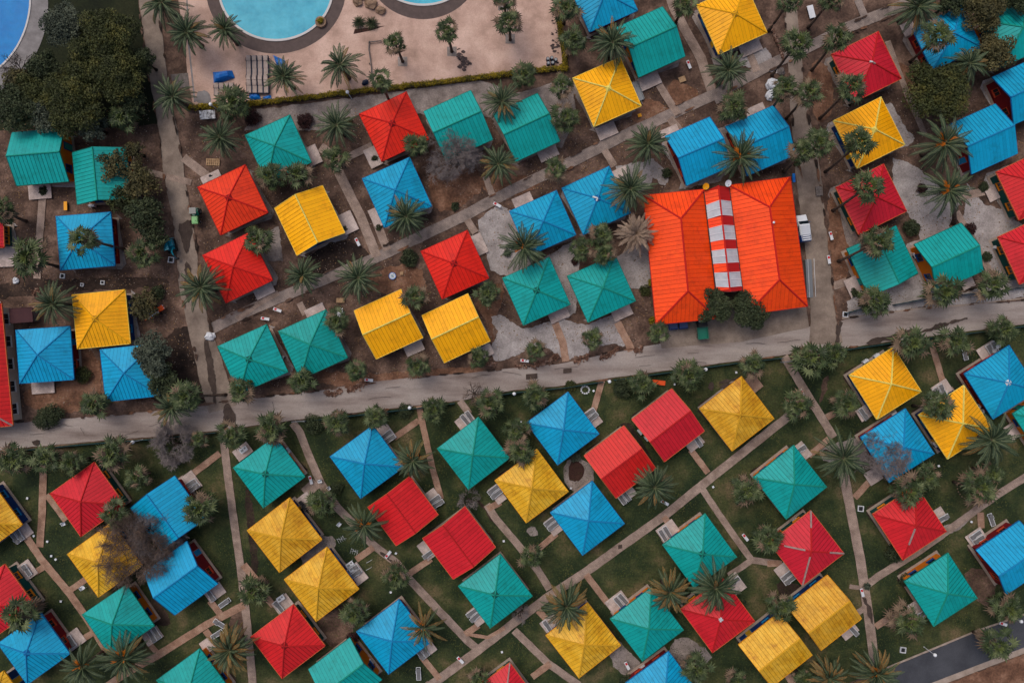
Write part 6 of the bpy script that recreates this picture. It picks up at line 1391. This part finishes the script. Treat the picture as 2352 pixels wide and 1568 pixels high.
# grey metal trailer box beside the pale ridged yellow roof
r = empty('trailer', G(1464,212), .35, "flat grey metal trailer between yellow and teal roofs", 'trailer'); b = MB(); b.box((0,0,.5), (.85,2.9,.1)); b.build('bed', M['grey_metal'], r)
for s in (-1,1): b = MB(); b.box((s*.46,0,.62), (.06,2.9,.3)); b.build('side_board', M['grey_metal'], r); wheel(r, s*.5, -.3, .27)
b = MB(); b.tube([(0,-1.4,.45),(0,-2.0,.4)], .05, 6); b.build('drawbar', M['grey_metal'], r)
# ramp beside the hall
r = empty('ramp', G(1856,640), math.radians(5), "grey metal ramp along the hall's right wall", 'ramp'); b = MB(); b.hexa([(-.45,-2.8,.0),(.45,-2.8,.0),(.45,2.8,.0),(-.45,2.8,.0)], [(-.45,-2.8,.2),(.45,-2.8,.2),(.45,2.8,.75),(-.45,2.8,.75)]); b.build('deck', M['grey_metal'], r)
for s in (-1,1): b = MB(); b.tube([(s*.45,-2.8,1.1),(s*.45,2.8,1.65)], .035, 6); b.build('handrail', M['white'], r)
# round table on the patio at the path
for x, y, l in [(812,1301,"white square table with things on it beside the mustard roof"),(806,1293,"white low cupboard at the mustard roof's right corner"),(563,1031,"white covered table on the patio above the teal roof"),(648,1370,"white small table at the mustard roof's lower patio")]:
    r = empty('table', G(x,y), .6, l, 'table'); b = MB(); b.box((0,0,.72), (1.2,.75,.05)); b.build('table_top', M['white'], r); b = MB(); b.box((-.2,0,.78), (.4,.3,.06)); b.box((.3,.1,.77), (.25,.25,.05)); b.build('tray', M['grey_metal'], r)
    for sx in (-1,1):
        for sy in (-1,1): b = MB(); b.box((sx*.5,sy*.3,.35), (.06,.06,.7)); b.build('leg', M['white_metal'], r)
r = empty('round_table', G(703,1160), 0, "dark round table with chairs pulled up on the patio by the path", 'table'); b = MB(); b.tube([(0,0,.7),(0,0,.75)], .5, 18); b.build('table_top', M['dark'], r); b = MB(); b.tube([(0,0,0),(0,0,.7)], .05, 6); b.build('leg', M['dark'], r)
DCH = make_chair(M['dark']); 
for k, (x, y, a) in enumerate([(694,1152,-.8),(712,1168,2.4),(696,1170,.7)]):
    o = DCH if k == 0 else copy_tree(DCH); p = G(x,y); o.location = (p.x,p.y,.3); o.rotation_euler = (0,0,a); tag(o, "dark chair "+["above left of","below right of","below left of"][k]+" the dark round table", 'chair', 'dark patio chairs')
# rubble along the road: heaps
def heap(pts, label, seed, n=150):
    rr = random.Random(seed); cx = sum(p[0] for p in pts)/len(pts); cy = sum(p[1] for p in pts)/len(pts); o = G(cx,cy)
    r = empty('rubble_heap', o, 0, label, 'rubble'); b = MB()
    for k in range(n):
        i = rr.randrange(len(pts)-1); t = rr.random(); x = pts[i][0]+(pts[i+1][0]-pts[i][0])*t; y = pts[i][1]+(pts[i+1][1]-pts[i][1])*t+rr.gauss(0,3.2)
        p = G(x,y)-o; s = rr.uniform(.06,.2); M4 = Matrix.Translation((p.x,p.y,s*.5+rr.uniform(0,.12))) @ Euler((rr.uniform(0,3),rr.uniform(0,3),rr.uniform(0,3))).to_matrix().to_4x4()
        P = [M4 @ Vector((sx*s*rr.uniform(.5,1), sy*s*rr.uniform(.5,1), sz*s*.5)) for sz in (-1,1) for sx, sy in ((-1,-1),(1,-1),(1,1),(-1,1))]; b.hexa(P[:4], P[4:])
    b.build('stones', M['rubble'], r)
heap([(746,903),(770,905),(786,895)], "reddish rubble at the road edge, leftmost heap", 1); heap([(798,896),(820,888),(846,878)], "reddish rubble beside the white sign at the road", 2)
heap([(1182,842),(1230,838),(1262,828),(1285,815)], "long rubble heap on the road edge below the gravel bed", 3, 260); heap([(1318,830),(1345,822),(1352,818)], "small rubble heap between the two path stubs", 4, 110); heap([(1378,822),(1400,815),(1420,800)], "rubble heap under the second gravel bed", 5, 170); heap([(1455,806),(1475,800)], "rubble at the soil strip left of the hall", 6, 110); heap([(1100,830),(1140,836)], "rubble at the right yellow gable's palm", 7, 90)
heap([(1768,60),(1790,110),(1800,140)], "rubble strewn along the upper right lane", 8, 160); heap([(75,830-158),(95,668)], "pale stones by the left dirt lane", 9, 40)
# loose litter: small pale stones over the bare soil
# fences
def fence(pts, label, m='fence', h=1.0, step=3.0):
    P = [G(*p) for p in pts]; o = P[0].copy(); r = empty('fence', o, 0, label, 'fence'); b = MB(); np_ = 0
    for i in range(len(P)-1):
        a, c = P[i]-o, P[i+1]-o; d = c-a; L = d.length; d.normalize(); s = Vector((-d.y,d.x,0))*.03
        b.hexa([a-s+Vector((0,0,.1)), c-s+Vector((0,0,.1)), c+s+Vector((0,0,.1)), a+s+Vector((0,0,.1))], [a-s+Vector((0,0,h)), c-s+Vector((0,0,h)), c+s+Vector((0,0,h)), a+s+Vector((0,0,h))])
        k = 0.0
        while k < L and np_ < 95:
            q = a+d*k; pb = MB(); pb.box((q.x,q.y,h/2+.03), (.12,.12,h+.06), math.atan2(d.y,d.x)); pb.build('post', M['fence'], r); k += step; np_ += 1
    b.build('panel', M[m], r)
fence([(-60,1043),(0,1038),(188,1020),(345,1008),(500,992)], "low dark teal fence along the road's lower edge, left stretch"); fence([(700,966),(808,954),(963,936),(1045,925)], "low dark teal fence below the road, from gate to brick path")
fence([(1085,918),(1176,902),(1296,890),(1385,876)], "low dark teal fence below the road in the middle"); fence([(1410,872),(1551,853),(1696,833),(1795,822)], "low dark teal fence below the road before the right path"); fence([(1835,817),(1926,805),(2046,788),(2352,749),(2420,741)], "low dark teal fence below the road at the right")
fence([(1939,719),(1990,706)], "short dark blue fence beside the junction at right"); fence([(2050,700),(2119,687),(2240,673),(2352,660),(2420,652)], "dark blue fence above the road below the right teal gables")
